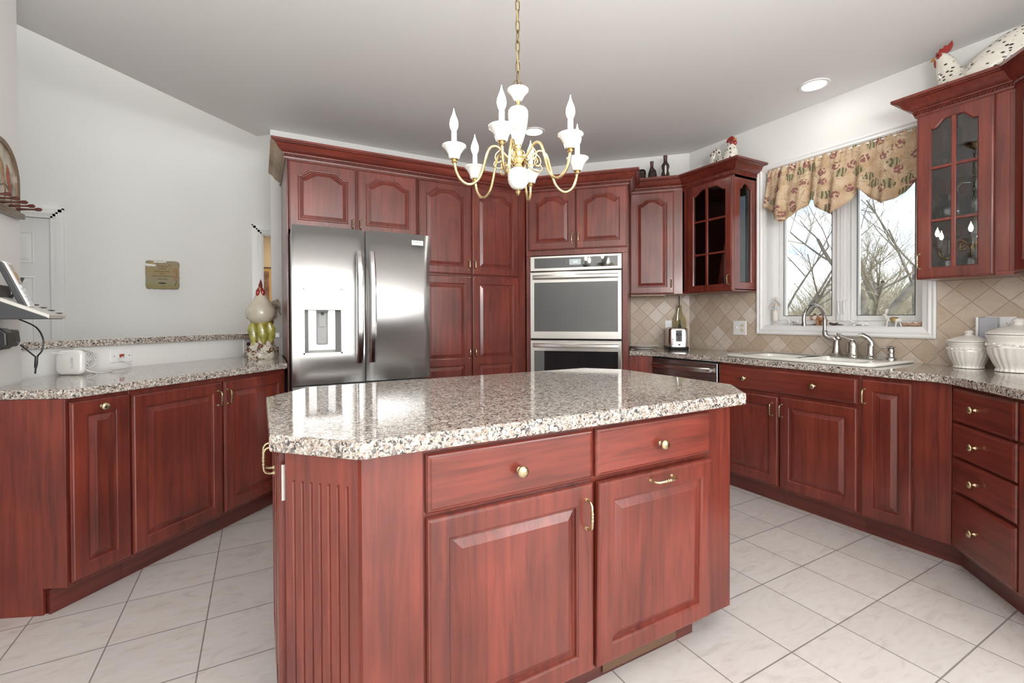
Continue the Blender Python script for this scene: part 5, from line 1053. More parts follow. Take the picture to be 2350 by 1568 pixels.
b_ = M(); b_.loft([[(x, y, z) for x, z in ((0.070, 0.273), (0.066, 0.292), (0.05, 0.303), (0.03, 0.300), (0.010, 0.288), (0.000, 0.268), (0.010, 0.255), (0.03, 0.262), (0.05, 0.268))] for y in (-0.010, 0.010)]); b_.build('comb', RED, t, smooth=0, bevel=0.004)
b_ = M(); b_.tube([(0.068, 0, 0.268), (0.084, 0, 0.270), (0.092, 0, 0.266)], [0.009, 0.006, 0.001], 8); b_.build('beak', ORANGE, t); b_ = M(); b_.ball((0.072, 0, 0.243), 0.019, 10, 7, sy=0.8, sz=1.1); b_.ball((0.056, -0.016, 0.247), 0.016, 10, 7); b_.ball((0.056, 0.016, 0.247), 0.016, 10, 7); b_.build('wattles', RED, t)
b_ = M(); b_.ball((0.056, 0.024, 0.266), 0.004, 8, 5); b_.ball((0.056, -0.024, 0.266), 0.004, 8, 5); b_.build('eyes', BLACK, t)
# preserved-vegetable bottles and jar
DBOT = plain('dark_bottle', (0.035, 0.020, 0.012), 0.08, coat=0.6, var=0.6, bscale=70); CAPS = plain('plum_capsule', (0.075, 0.022, 0.035), 0.35)
t = thing('decorative_bottle', 'slanted-base dark bottle with plum cap above the narrow wall cabinet', 'bottle', (3.111, 3.039, HZ), 0)
b_ = M(); b_.lathe([(0.040, 0.0), (0.041, 0.08), (0.040, 0.15), (0.034, 0.185), (0.017, 0.212), (0.013, 0.225), (0.013, 0.255)], 20); b_.v = [(x*1.0+ (0.008 if z < 0.19 else 0), y, z) for x, y, z in b_.v]; b_.build('bottle', DBOT, t); b_ = M(); b_.lathe([(0.0145, 0.215), (0.0145, 0.255), (0.0165, 0.262), (0.0165, 0.27), (0.001, 0.271)], 16); b_.build('cap', CAPS, t)
t = thing('decorative_bottle', 'tall double-bulb dark bottle with plum cap and pale tag, beside the stemware cabinet', 'bottle', (3.193, 2.957, HZ), 0)
b_ = M(); b_.lathe([(0.03, 0.0), (0.038, 0.03), (0.038, 0.12), (0.036, 0.155), (0.027, 0.178), (0.035, 0.205), (0.036, 0.222), (0.026, 0.242), (0.016, 0.256), (0.015, 0.28)], 22); b_.build('bottle', DBOT, t); b_ = M(); b_.lathe([(0.0165, 0.252), (0.016, 0.295), (0.018, 0.30), (0.018, 0.311), (0.001, 0.312)], 16); b_.build('cap', CAPS, t); b_ = M(); b_.ball((-0.026, -0.026, 0.175), 0.009, 10, 8, sz=5.0); b_.build('tag', CERAM, t)
t = thing('glass_jar', 'clip-top glass jar half hidden behind the oven crown moulding', 'jar', (3.043, 3.108, HZ), 0)
b_ = M(); b_.lathe([(0.045, 0.0), (0.047, 0.06), (0.047, 0.155), (0.036, 0.175), (0.036, 0.18)], 22); b_.build('jar', DBOT, t); b_ = M(); b_.lathe([(0.046, 0.158), (0.047, 0.185), (0.04, 0.20), (0.02, 0.206), (0.001, 0.206)], 22); b_.build('lid', GLASS, t); b_ = M(); b_.tube([(0.048*cos(2*pi*i/24), 0.048*sin(2*pi*i/24), 0.172) for i in range(25)], 0.0016, 6); b_.build('wire', NICKEL, t)
# ------------------------------------------------------------------ tall rooster statue on the left worktop
t = thing('rooster_statue', 'tall glazed cream rooster on a yellow-green stump beside the refrigerator', 'figurine', (0.019, 3.795, CT), 0)
b_ = M(); b_.lathe([(0.098, 0), (0.103, 0.012), (0.100, 0.04), (0.090, 0.075), (0.076, 0.10), (0.070, 0.125)], 40, flute=7, fa=0.05); b_.build('scroll_base', picture_mat('scroll_glaze', [(0.40, (0.16, 0.06, 0.02)), (0.47, (0.70, 0.66, 0.57)), (0.62, (0.72, 0.69, 0.60)), (0.70, (0.42, 0.24, 0.06))], 26), t, smooth=60)
g = M(); rg = random.Random(11)
for i in range(16):
    a = 2*pi*i/16+0.2; r_ = 0.098; zc = 0.04+0.02*(i % 2); pp = []
    for k in range(11):
        q = k/10*2.0*pi; rad = 0.020*(1-k/13); pp.append(((r_+0.004)*cos(a+rad*cos(q)/r_), (r_+0.004)*sin(a+rad*cos(q)/r_), zc+rad*sin(q)))
    g.tube(pp, 0.005, 6)
g.build('scrolls', picture_mat('scroll_brown', [(0.45, (0.13, 0.05, 0.018)), (0.6, (0.70, 0.65, 0.55))], 30), t)
b_ = M(); b_.lathe([(0.066, 0.10), (0.058, 0.13), (0.060, 0.20), (0.066, 0.24), (0.074, 0.265), (0.070, 0.275), (0.05, 0.282)], 44, flute=9, fa=0.055); b_.build('stump', picture_mat('moss_glaze', [(0.30, (0.17, 0.085, 0.02)), (0.45, (0.24, 0.20, 0.03)), (0.65, (0.42, 0.36, 0.05))], 18), t, smooth=70)
g = M()
for a, h0 in ((-1.7, 0.085), (-2.6, 0.075), (-0.9, 0.10)): g.tube([(0.07*cos(a), 0.07*sin(a), 0.255), (0.078*cos(a+0.1), 0.078*sin(a+0.1), 0.21), (0.072*cos(a+0.25), 0.072*sin(a+0.25), 0.15), (0.07*cos(a+0.2), 0.07*sin(a+0.2), h0)], [0.012, 0.032, 0.026, 0.004], 10, sq=0.3)
g.build('leaves', plain('leaf_glaze', (0.33, 0.31, 0.06), 0.2, coat=0.5, var=0.4, bscale=25), t, smooth=70)
CRG = plain('rooster_cream', (0.60, 0.55, 0.44), 0.16, coat=0.6, var=0.12, bscale=12)
b_ = M(); b_.tube([(0.006, 0.01, 0.262), (0.002, 0.0, 0.285), (-0.004, -0.01, 0.315), (-0.006, -0.012, 0.352), (-0.004, -0.008, 0.395), (-0.006, -0.012, 0.432), (-0.009, -0.016, 0.462), (-0.010, -0.018, 0.488), (-0.009, -0.016, 0.505)], [0.045, 0.082, 0.100, 0.096, 0.068, 0.044, 0.032, 0.024, 0.008], 24, upv=(1, 0, 0)); b_.build('body', CRG, t, smooth=70)
b_ = M(); b_.tube([(0.055, 0.06, 0.30), (0.075, 0.09, 0.355), (0.082, 0.10, 0.40), (0.095, 0.105, 0.415), (0.106, 0.11, 0.395), (0.113, 0.11, 0.355), (0.116, 0.11, 0.33)], [0.02, 0.04, 0.036, 0.032, 0.026, 0.018, 0.004], 12, sq=0.55); b_.tube([(0.108, 0.11, 0.37), (0.122, 0.112, 0.33), (0.128, 0.114, 0.308)], [0.010, 0.008, 0.004], 8)
b_.build('tail', picture_mat('tail_glaze', [(0.42, (0.22, 0.17, 0.12)), (0.55, (0.52, 0.46, 0.37))], 60), t, smooth=70)
for sg in (-1, 1):
    b_ = M(); b_.tube([(0.055*sg-0.004, -0.03 if sg < 0 else 0.01, 0.40), (0.090*sg-0.002, 0.02, 0.345), (0.088*sg, 0.05, 0.30), (0.07*sg, 0.07, 0.275)], [0.008, 0.030, 0.026, 0.004], 10, sq=0.4, upv=(0, 1, 0)); b_.build('wing', CRG, t, smooth=70)
b_ = M(); b_.tube([(-0.010, -0.030, 0.500), (-0.008, -0.012, 0.520), (-0.006, -0.006, 0.545), (-0.006, -0.002, 0.570)], [0.010, 0.014, 0.009, 0.001], 10); b_.build('comb', plain('comb_dark', (0.16, 0.03, 0.03), 0.2, coat=0.5), t); b_ = M(); b_.ball((-0.024, -0.036, 0.470), 0.015, 10, 7, sz=2.0); b_.ball((0.006, -0.036, 0.470), 0.014, 10, 7, sz=2.1); b_.ball((-0.009, -0.026, 0.495), 0.021, 12, 7); b_.build('wattles', RED, t)
b_ = M(); b_.tube([(-0.010, -0.040, 0.497), (-0.011, -0.056, 0.490), (-0.011, -0.062, 0.480)], [0.009, 0.006, 0.001], 8); b_.build('beak', plain('beak_tan', (0.42, 0.27, 0.12), 0.3), t)
# ------------------------------------------------------------------ left side: outlets, router, cords, phone, rack, plaque
def onB(ub, d=0.0): c_ = -4.2+d*1.41421; return ((ub*1.41421+c_)/2, (ub*1.41421-c_)/2)
def hplate(ub, z, w, h, lab, cat):
    x_, y_ = onB(ub, 0.0005); return plate_((x_, y_, z), 45, w, h, lab, cat)
t = hplate((-0.71+3.48)*s2, 0.985, 0.118, 0.076, 'white wall plate with a red jack on the half wall', 'wall plate')
b_ = M(); b_.box(-0.012, 0.012, -0.012, -0.004, -0.010, 0.010); b_.build('jack', plain('jack_red', (0.35, 0.05, 0.03), 0.4), t, bevel=0.002)
b_ = M(); b_.tube([(-0.040, -0.0055, 0), (-0.040, -0.007, 0)], 0.003, 8); b_.tube([(0.042, -0.0055, 0), (0.042, -0.007, 0)], 0.003, 8); b_.build('screws', NICKEL, t)
t = hplate((-0.853+3.337)*s2, 0.984, 0.118, 0.080, 'white outlet plate behind the coiled white cord', 'outlet'); outlet(t, 0.036, 0)
t = hplate((-0.079+4.11)*s2, 0.985, 0.072, 0.116, 'white outlet plate behind the rooster statue', 'outlet'); outlet(t, 0.008, 0, m=plain('outlet_brown', (0.10, 0.08, 0.07), 0.4))
x_, y_ = onB((-0.885+3.30)*s2, 0.040)
t = thing('power_adapter', 'white boxy power adapter plugged in beside the router', 'adapter', (x_, y_, 0.982), 45)
b_ = M(); b_.loft([[(x, y, z) for x, z in rrect(-0.04, 0.03, -0.033, 0.033, 0.009)] for y in (0.033, -0.012)]); b_.build('adapter_body', WPLAST, t, smooth=0, bevel=0.003)
# router
t = thing('router', 'white rounded wireless router standing on the left worktop', 'router', (-0.845, 3.155, CT), -28)
b_ = M(); L = []
for y, k in ((0.016, 0.90), (0.010, 0.98), (0.0, 1.0), (-0.010, 0.985), (-0.017, 0.93), (-0.020, 0.80)):
    L.append([(x, y, z) for x, z in rrect(-0.068*k, 0.068*k, 0.064-0.064*k, 0.064+0.064*k, 0.030*k)])
b_.loft(L); bo = b_.build('router_body', PORC, t, smooth=50)
text('eero', 0.030, Matrix.Translation((0.024, -0.0204, 0.062)) @ Matrix.Rotation(pi/2, 4, 'Y') @ Matrix.Rotation(pi/2, 4, 'X'), 'lettering', plain('logo_grey', (0.50, 0.50, 0.52), 0.4), bo)
# white cord: coil, loops over the worktop, run to the jack
WC = plain('white_cord', (0.72, 0.72, 0.70), 0.45)
def Bp(ub, d, z): x, y = onB(ub, d); return (x, y, z)
ubc = (-0.872+3.312)*s2
P = []
for i in range(70):
    a = i*0.36; r_ = 0.070+0.006*sin(i*1.7); P.append(Bp(ubc+r_*cos(a), 0.055+0.012*sin(i*0.9), 0.985+r_*0.80*sin(a)))
mm = M(); mm.tube(cr_(P, 2), 0.0028, 6)
o = mm.build('cord_coil', WC); tag(o, 'coiled white cable looped around the power adapter', 'cord')
mm = M(); q = [Bp(ubc+0.03, 0.06, 0.935), Bp(ubc+0.07, 0.08, 0.921), Bp(ubc+0.15, 0.09, 0.920), Bp(ubc+0.22, 0.075, 0.922), Bp(ubc+0.25, 0.05, 0.940), Bp((-0.71+3.48)*s2-0.03, 0.035, 0.965), Bp((-0.71+3.48)*s2+0.006, 0.022, 0.985)]
mm.tube(cr_(q, 5), 0.0026, 6); o = mm.build('network_cable', WC); tag(o, 'thin white cable running from the coil to the red jack', 'cord')
mm = M()
for q in ([Bp(ubc-0.06, 0.06, 1.0), Bp(ubc-0.11, 0.09, 1.025), Bp(ubc-0.15, 0.10, 1.03), (-0.800, 3.165, 1.01), (-0.822, 3.170, 0.985)], [Bp(ubc-0.03, 0.06, 0.945), Bp(ubc-0.06, 0.10, 0.921), (-0.770, 3.200, 0.920), (-0.765, 3.165, 0.925), (-0.80, 3.155, 0.945), (-0.826, 3.172, 0.955)], [Bp(ubc, 0.07, 0.94), Bp(ubc+0.03, 0.12, 0.921), (-0.700, 3.225, 0.9195), (-0.735, 3.16, 0.9195), (-0.79, 3.145, 0.935), (-0.822, 3.165, 0.94)]):
    mm.tube(cr_(q, 6), 0.0026, 6)
o = mm.build('white_cord', WC); tag(o, 'loops of white cord between the router and the power adapter', 'cord')
# cordless phone on a wall cradle
t = thing('telephone', 'cordless telephone standing in a grey wall-mounted answering base', 'telephone', (-0.96, 2.66, 1.20), 90)   # local x runs along the wall, -y into the room
SILV = plain('phone_silver', (0.62, 0.60, 0.56), 0.35); PGRY = plain('phone_dark', (0.045, 0.046, 0.05), 0.4); CHAMP = plain('phone_champagne', (0.45, 0.38, 0.33), 0.3)
def ext(poly, x0, x1, mm):    # side profile in (y,z) extruded along x
    mm.loft([[(x, y, z) for y, z in poly] for x in (x0, x1)])
b_ = M(); ext([(-0.012, 0.0), (-0.200, 0.0), (-0.198, 0.010), (-0.06, 0.075), (-0.012, 0.090)], -0.10, 0.085, b_); fixn(b_.build('base', PGRY, t, smooth=0, bevel=0.003))
b_ = M(); ext([(-0.207, 0.002), (-0.210, 0.018), (-0.07, 0.084), (-0.012, 0.098), (-0.012, 0.090), (-0.06, 0.074), (-0.196, 0.010)], -0.10, 0.085, b_); tp = fixn(b_.build('top_shell', SILV, t, smooth=0, bevel=0.002))
b_ = M()
for i in range(3):
    for k in range(4):
        s_ = k/3; y, z = -0.195+s_*0.075, 0.0268+s_*0.0355; b_.box(0.028+i*0.018, 0.041+i*0.018, y-0.006, y+0.006, z-0.0015, z+0.0015)
b_.build('keypad', DGREY, tp, smooth=0)
hs = thing('handset', None, None); bpy.data.objects.remove(hs)
b_ = M(); ext([(-0.115, 0.045), (-0.138, 0.052), (-0.070, 0.225), (-0.058, 0.232), (-0.046, 0.222)], -0.075, -0.028, b_); h_ = fixn(b_.build('handset', PGRY, t, smooth=0, bevel=0.005))
b_ = M(); ext([(-0.1385, 0.050), (-0.1455, 0.053), (-0.0775, 0.226), (-0.066, 0.234), (-0.066, 0.227), (-0.0705, 0.224)], -0.076, -0.027, b_); hf = fixn(b_.build('faceplate', WPLAST, h_, smooth=0, bevel=0.002))
def onface(s_, off): y = -0.1455+s_*(0.068); z = 0.053+s_*0.173; return (y-off*0.93, z+off*0.36)
def facebox(mm, x0, x1, s0, s1, off=0.0015):
    a, b = onface(s0, 0), onface(s1, 0); a2, b2 = onface(s0, off), onface(s1, off); mm.loft([[(x, *a), (x, *b), (x, *b2), (x, *a2)] for x in (x0, x1)])
b_ = M(); facebox(b_, -0.068, -0.035, 0.52, 0.97); fixn(b_.build('display_surround', CHAMP, hf, smooth=0)); b_ = M(); facebox(b_, -0.065, -0.038, 0.62, 0.80, 0.002); fixn(b_.build('display', plain('phone_lcd', (0.42, 0.28, 0.12), 0.2), hf, smooth=0))
b_ = M()
for i in range(3):
    for k in range(4): facebox(b_, -0.067+i*0.0125, -0.058+i*0.0125, 0.06+k*0.085, 0.12+k*0.085, 0.0018)
fixn(b_.build('keys', plain('key_white', (0.60, 0.61, 0.66), 0.4), hf, smooth=0)); b_ = M(); facebox(b_, -0.062, -0.040, 0.43, 0.50, 0.003); fixn(b_.build('nav_key', CHROME, hf, smooth=0))
b_ = M(); b_.tube([(0.060, -0.045, 0.09), (0.066, -0.062, 0.135), (0.071, -0.078, 0.178)], [0.008, 0.0095, 0.0095], 8, sq=0.55); b_.build('antenna', PGRY, t)
b_ = M(); b_.box(-0.07, 0.06, -0.045, 0.0, 0.02, 0.14); b_.build('wall_bracket', PGRY, t, bevel=0.003)
t2 = thing('power_adapter', 'black plug-in adapter on the wall below the telephone', 'adapter', (-0.96, 2.70, 1.115), 90)
b_ = M(); ext([(0.0, -0.035), (-0.045, -0.04), (-0.062, -0.02), (-0.060, 0.03), (-0.04, 0.048), (0.0, 0.05)], -0.075, 0.0, b_); ext([(0.0, -0.03), (-0.045, -0.032), (-0.055, -0.01), (-0.05, 0.04), (0.0, 0.045)], 0.012, 0.075, b_); fixn(b_.build('adapter_body', BLACK, t2, smooth=0, bevel=0.006))
mm = M(); mm.tube(cr_([(-0.90, 2.745, 1.20), (-0.865, 2.80, 1.165), (-0.850, 2.825, 1.11), (-0.853, 2.82, 1.06), (-0.862, 2.80, 1.035), (-0.865, 2.795, 1.0), (-0.87, 2.80, 0.96)], 5), 0.0032, 7); mm.tube(cr_([(-0.905, 2.765, 1.09), (-0.888, 2.78, 1.065), (-0.87, 2.79, 1.04), (-0.862, 2.798, 1.028)], 5), 0.003, 7); mm.tube([(-0.864, 2.797, 1.035), (-0.865, 2.795, 1.005), (-0.868, 2.798, 0.985)], [0.006, 0.0065, 0.005], 8)
o = mm.build('phone_cord', BLACK); tag(o, 'black telephone cord hanging at the end of the left wall', 'cord')
# arched key rack with painted birds and pegs
t = thing('peg_rack', 'arched wooden wall rack painted with two birds, long pegs below', 'wall rack', (-0.96, 2.735, 1.675), 90)
def arch(w, h0, h1, n=16): return [(-w, 0), (w, 0), (w, h0)]+[(w*cos(pi*i/n), h0+(h1-h0)*sin(pi*i/n)) for i in range(1, n)]+[(-w, h0)]
FRB = wood('rack_brown', (0.10, 0.06, 0.035), (0.19, 0.125, 0.075), (0.26, 0.18, 0.11))
b_ = M(); o1 = arch(0.172, 0.13, 0.295); o2 = arch(0.145, 0.125, 0.262)
o2 = [(x, z+0.012) for x, z in o2]
b_.loft([[(x, 0, z) for x, z in o1], [(x, -0.014, z) for x, z in o1], [(x*0.97, -0.018, z*0.985+0.002) for x, z in o1], [(x, -0.016, z) for x, z in o2], [(x, -0.008, z) for x, z in o2]], True, False); fixn(b_.build('frame', FRB, t, smooth=0))
b_ = M(); b_.loft([[(x, -0.0085, z) for x, z in o2], [(x, -0.0095, z) for x, z in o2]]); pc = fixn(b_.build('painted_panel', picture_mat('birch_painting', [(0.34, (0.17, 0.14, 0.115)), (0.48, (0.40, 0.34, 0.26)), (0.62, (0.55, 0.48, 0.37))], 14), t, smooth=0))
for (x, z0, col) in ((0.075, 0.10, (0.30, 0.10, 0.06)), (0.022, 0.115, (0.33, 0.22, 0.13))):
    b_ = M(); b_.tube([(x+0.035, -0.010, z0-0.045), (x+0.015, -0.010, z0), (x, -0.010, z0+0.05), (x-0.004, -0.010, z0+0.082), (x-0.012, -0.010, z0+0.095)], [0.004, 0.012, 0.018, 0.010, 0.002], 10, sq=0.2); b_.build('painted_bird', plain('bird_paint', col, 0.5, var=0.3, bscale=50), pc, smooth=60)
b_ = M()
for q in ([(-0.12, -0.0105, 0.10), (-0.03, -0.0105, 0.085), (0.05, -0.0105, 0.105), (0.10, -0.0105, 0.06)], [(0.03, -0.0105, 0.02), (0.045, -0.0105, 0.09), (0.02, -0.0105, 0.16)], [(0.10, -0.0105, 0.02), (0.105, -0.0105, 0.12)]): b_.tube(cr_(q, 4), 0.0022, 5)
b_.build('painted_branch', plain('branch_paint', (0.13, 0.10, 0.08), 0.6), pc)
b_ = M(); b_.box(-0.180, 0.180, -0.030, 0.0, -0.022, 0.004); b_.build('ledge', FRB, t, bevel=0.004)
PEG = plain('peg_mahogany', (0.085, 0.018, 0.012), 0.18, coat=0.6)
b_ = M(); b_.tube([(0, -0.012, 0), (0, -0.06, 0.003), (0, -0.070, 0.004), (0, -0.078, 0.005), (0, -0.090, 0.006), (0, -0.096, 0.006)], [0.006, 0.0042, 0.005, 0.0085, 0.0085, 0.002], 10); pg = b_.build('peg', PEG, t, loc=(0.148, 0, 0.020))
for x in (0.074, 0.0, -0.074, -0.148): c_ = pg.copy(); COL.objects.link(c_); c_.parent = t; c_.location = (x, 0, 0.020)
# plaque on the far wall
t = thing('wall_plaque', 'small painted stone plaque with verse on the far white wall', 'plaque', (-0.769, 5.239, 1.606), 0)
rg = random.Random(2); P = []
for x, z in rrect(-0.124, 0.124, -0.130, 0.128, 0.022, 6)+[]: P.append((x, z))
Q = []
for i in range(len(P)):
    a, b = P[i], P[(i+1) % len(P)]; n_ = max(1, int(math.hypot(a[0]-b[0], a[1]-b[1])/0.02))
    for k in range(n_): Q.append((a[0]+(b[0]-a[0])*k/n_+rg.uniform(-0.002, 0.002), a[1]+(b[1]-a[1])*k/n_+rg.uniform(-0.002, 0.002)))
b_ = M(); b_.loft([[(x, 0, z) for x, z in Q], [(x, -0.010, z) for x, z in Q], [(x*0.97, -0.014, z*0.97) for x, z in Q]])
pm_, nt, bs = mat('plaque_paint'); tcn = nd(nt, 'ShaderNodeTexCoord'); sp_ = nd(nt, 'ShaderNodeSeparateXYZ'); lk(nt, tcn, 'Object', sp_, 'Vector'); nn = nd(nt, 'ShaderNodeTexNoise', Scale=12.0, Detail=2.0); lk(nt, tcn, 'Object', nn, 'Vector')
ma = nd(nt, 'ShaderNodeMath', operation='MULTIPLY_ADD'); lk(nt, nn, 'Fac', ma, 0); ma.inputs[1].default_value = 0.08; lk(nt, sp_, 'Z', ma, 2)
mr = nd(nt, 'ShaderNodeMapRange'); mr.inputs['From Min'].default_value = -0.10; mr.inputs['From Max'].default_value = 0.18; lk(nt, ma, 0, mr, 'Value')
rr = ramp(nt, [(0.0, (0.28, 0.17, 0.10)), (0.12, (0.27, 0.25, 0.10)), (0.24, (0.30, 0.27, 0.16)), (0.34, (0.31, 0.265, 0.17)), (0.6, (0.34, 0.25, 0.11)), (0.9, (0.31, 0.25, 0.16))]); lk(nt, mr, 0, rr, 'Fac'); lk(nt, rr, 'Color', bs, 'Base Color'); bs.inputs['Roughness'].default_value = 0.6
pl_ = fixn(b_.build('stone', pm_, t, smooth=0)); PINK = plain('verse_ink', (0.11, 0.06, 0.025), 0.6)
for z, s_, l, sh in ((0.078, 0.024, 'Those we', 0.25), (0.055, 0.026, 'LOVE', 0.0), (0.032, 0.024, "don't go away,", 0.25), (0.012, 0.018, 'ooooo', 0.25), (-0.010, 0.024, 'they walk beside us', 0.25), (-0.036, 0.023, 'every day', 0.25)):
    text(l, s_*0.82, wallT(0.0, -0.0145, z), 'lettering', PINK, pl_, shear=sh)
def blob(mm, cx, cz, n, w, h, seed):
    g_ = random.Random(seed)
    for i in range(n): mm.ball((cx+w*(i/(n-1)-0.5), -0.0145, cz+g_.uniform(-0.3, 0.3)*h), h*g_.uniform(0.7, 1.1), 10, 5, sy=0.3, sx=1.4)
b_ = M(); blob(b_, -0.015, 0.116, 7, 0.075, 0.009, 1); blob(b_, -0.085, 0.083, 6, 0.055, 0.012, 2); b_.build('clouds', CERAM, pl_, smooth=60)
b_ = M(); b_.ball((-0.074, -0.0142, 0.103), 0.010, 12, 5, sy=0.3); b_.build('sun_disc', plain('sun_ochre', (0.55, 0.34, 0.05), 0.5), pl_)
b_ = M()
for x, z, r_ in ((0.098, 0.043, 0.015), (0.100, -0.010, 0.013), (0.094, -0.036, 0.012)): b_.lathe([(r_, 0), (r_, 0.002), (r_*0.5, 0.003)], 16); k_ = len(b_.v)-16*3; b_.v[k_:] = [(x+a, -0.014-c2, z+b2) for a, b2, c2 in b_.v[k_:]]
fl_ = b_.build('flowers', plain('flower_rust', (0.30, 0.14, 0.08), 0.5), pl_); b_ = M()
for x, z, r_ in ((0.098, 0.043, 0.006), (0.100, -0.010, 0.005), (0.094, -0.036, 0.005)): b_.ball((x, -0.0168, z), r_, 10, 5, sy=0.4)
b_.build('flower_centres', plain('flower_ochre', (0.55, 0.36, 0.10), 0.5), fl_)
b_ = M(); b_.tube(cr_([(0.100, -0.0145, 0.03), (0.108, -0.0145, 0.0), (0.102, -0.0145, -0.03), (0.104, -0.0145, -0.06), (0.092, -0.0145, -0.10)], 4), 0.0014, 5); b_.tube([(0.10, -0.0145, -0.07), (0.086, -0.0145, -0.095)], 0.0012, 5); b_.tube([(0.045, -0.0145, 0.095), (0.058, -0.0145, 0.088), (0.066, -0.0145, 0.086)], 0.0014, 5); b_.build('stems', INK, pl_)
b_ = M(); b_.ball((-0.002, -0.0145, -0.075), 0.014, 12, 5, sx=2.2, sy=0.25, sz=0.5); b_.build('dark_hollow', INK, pl_)
# framed picture in the hall beyond
t = thing('framed_picture', 'gold-framed floral picture on the beige wall through the doorway', 'picture', (-0.10, 7.60, 1.47), 0)
b_ = M(); o1 = [(-0.27, -0.46), (0.27, -0.46), (0.27, 0.46), (-0.27, 0.46)]; o2 = [(x*0.86, z*0.915) for x, z in o1]
b_.loft([[(x, 0, z) for x, z in o1], [(x, -0.03, z) for x, z in o1], [(x, -0.02, z) for x, z in o2]], True, False); fixn(b_.build('frame', plain('gilt_frame', (0.72, 0.47, 0.20), 0.4, 0.3), t, smooth=0))
b_ = M(); b_.box(-0.28, 0.28, -0.032, 0.0, 0.462, 0.485); b_.build('top_rail', plain('frame_dark', (0.12, 0.07, 0.04), 0.5), t)
b_ = M(); b_.box(-0.24, 0.24, -0.016, -0.005, -0.43, 0.43); b_.build('canvas', picture_mat('floral_canvas', [(0.40, (0.17, 0.08, 0.05)), (0.58, (0.27, 0.14, 0.09)), (0.66, (0.62, 0.42, 0.22))], 9), t, smooth=0)
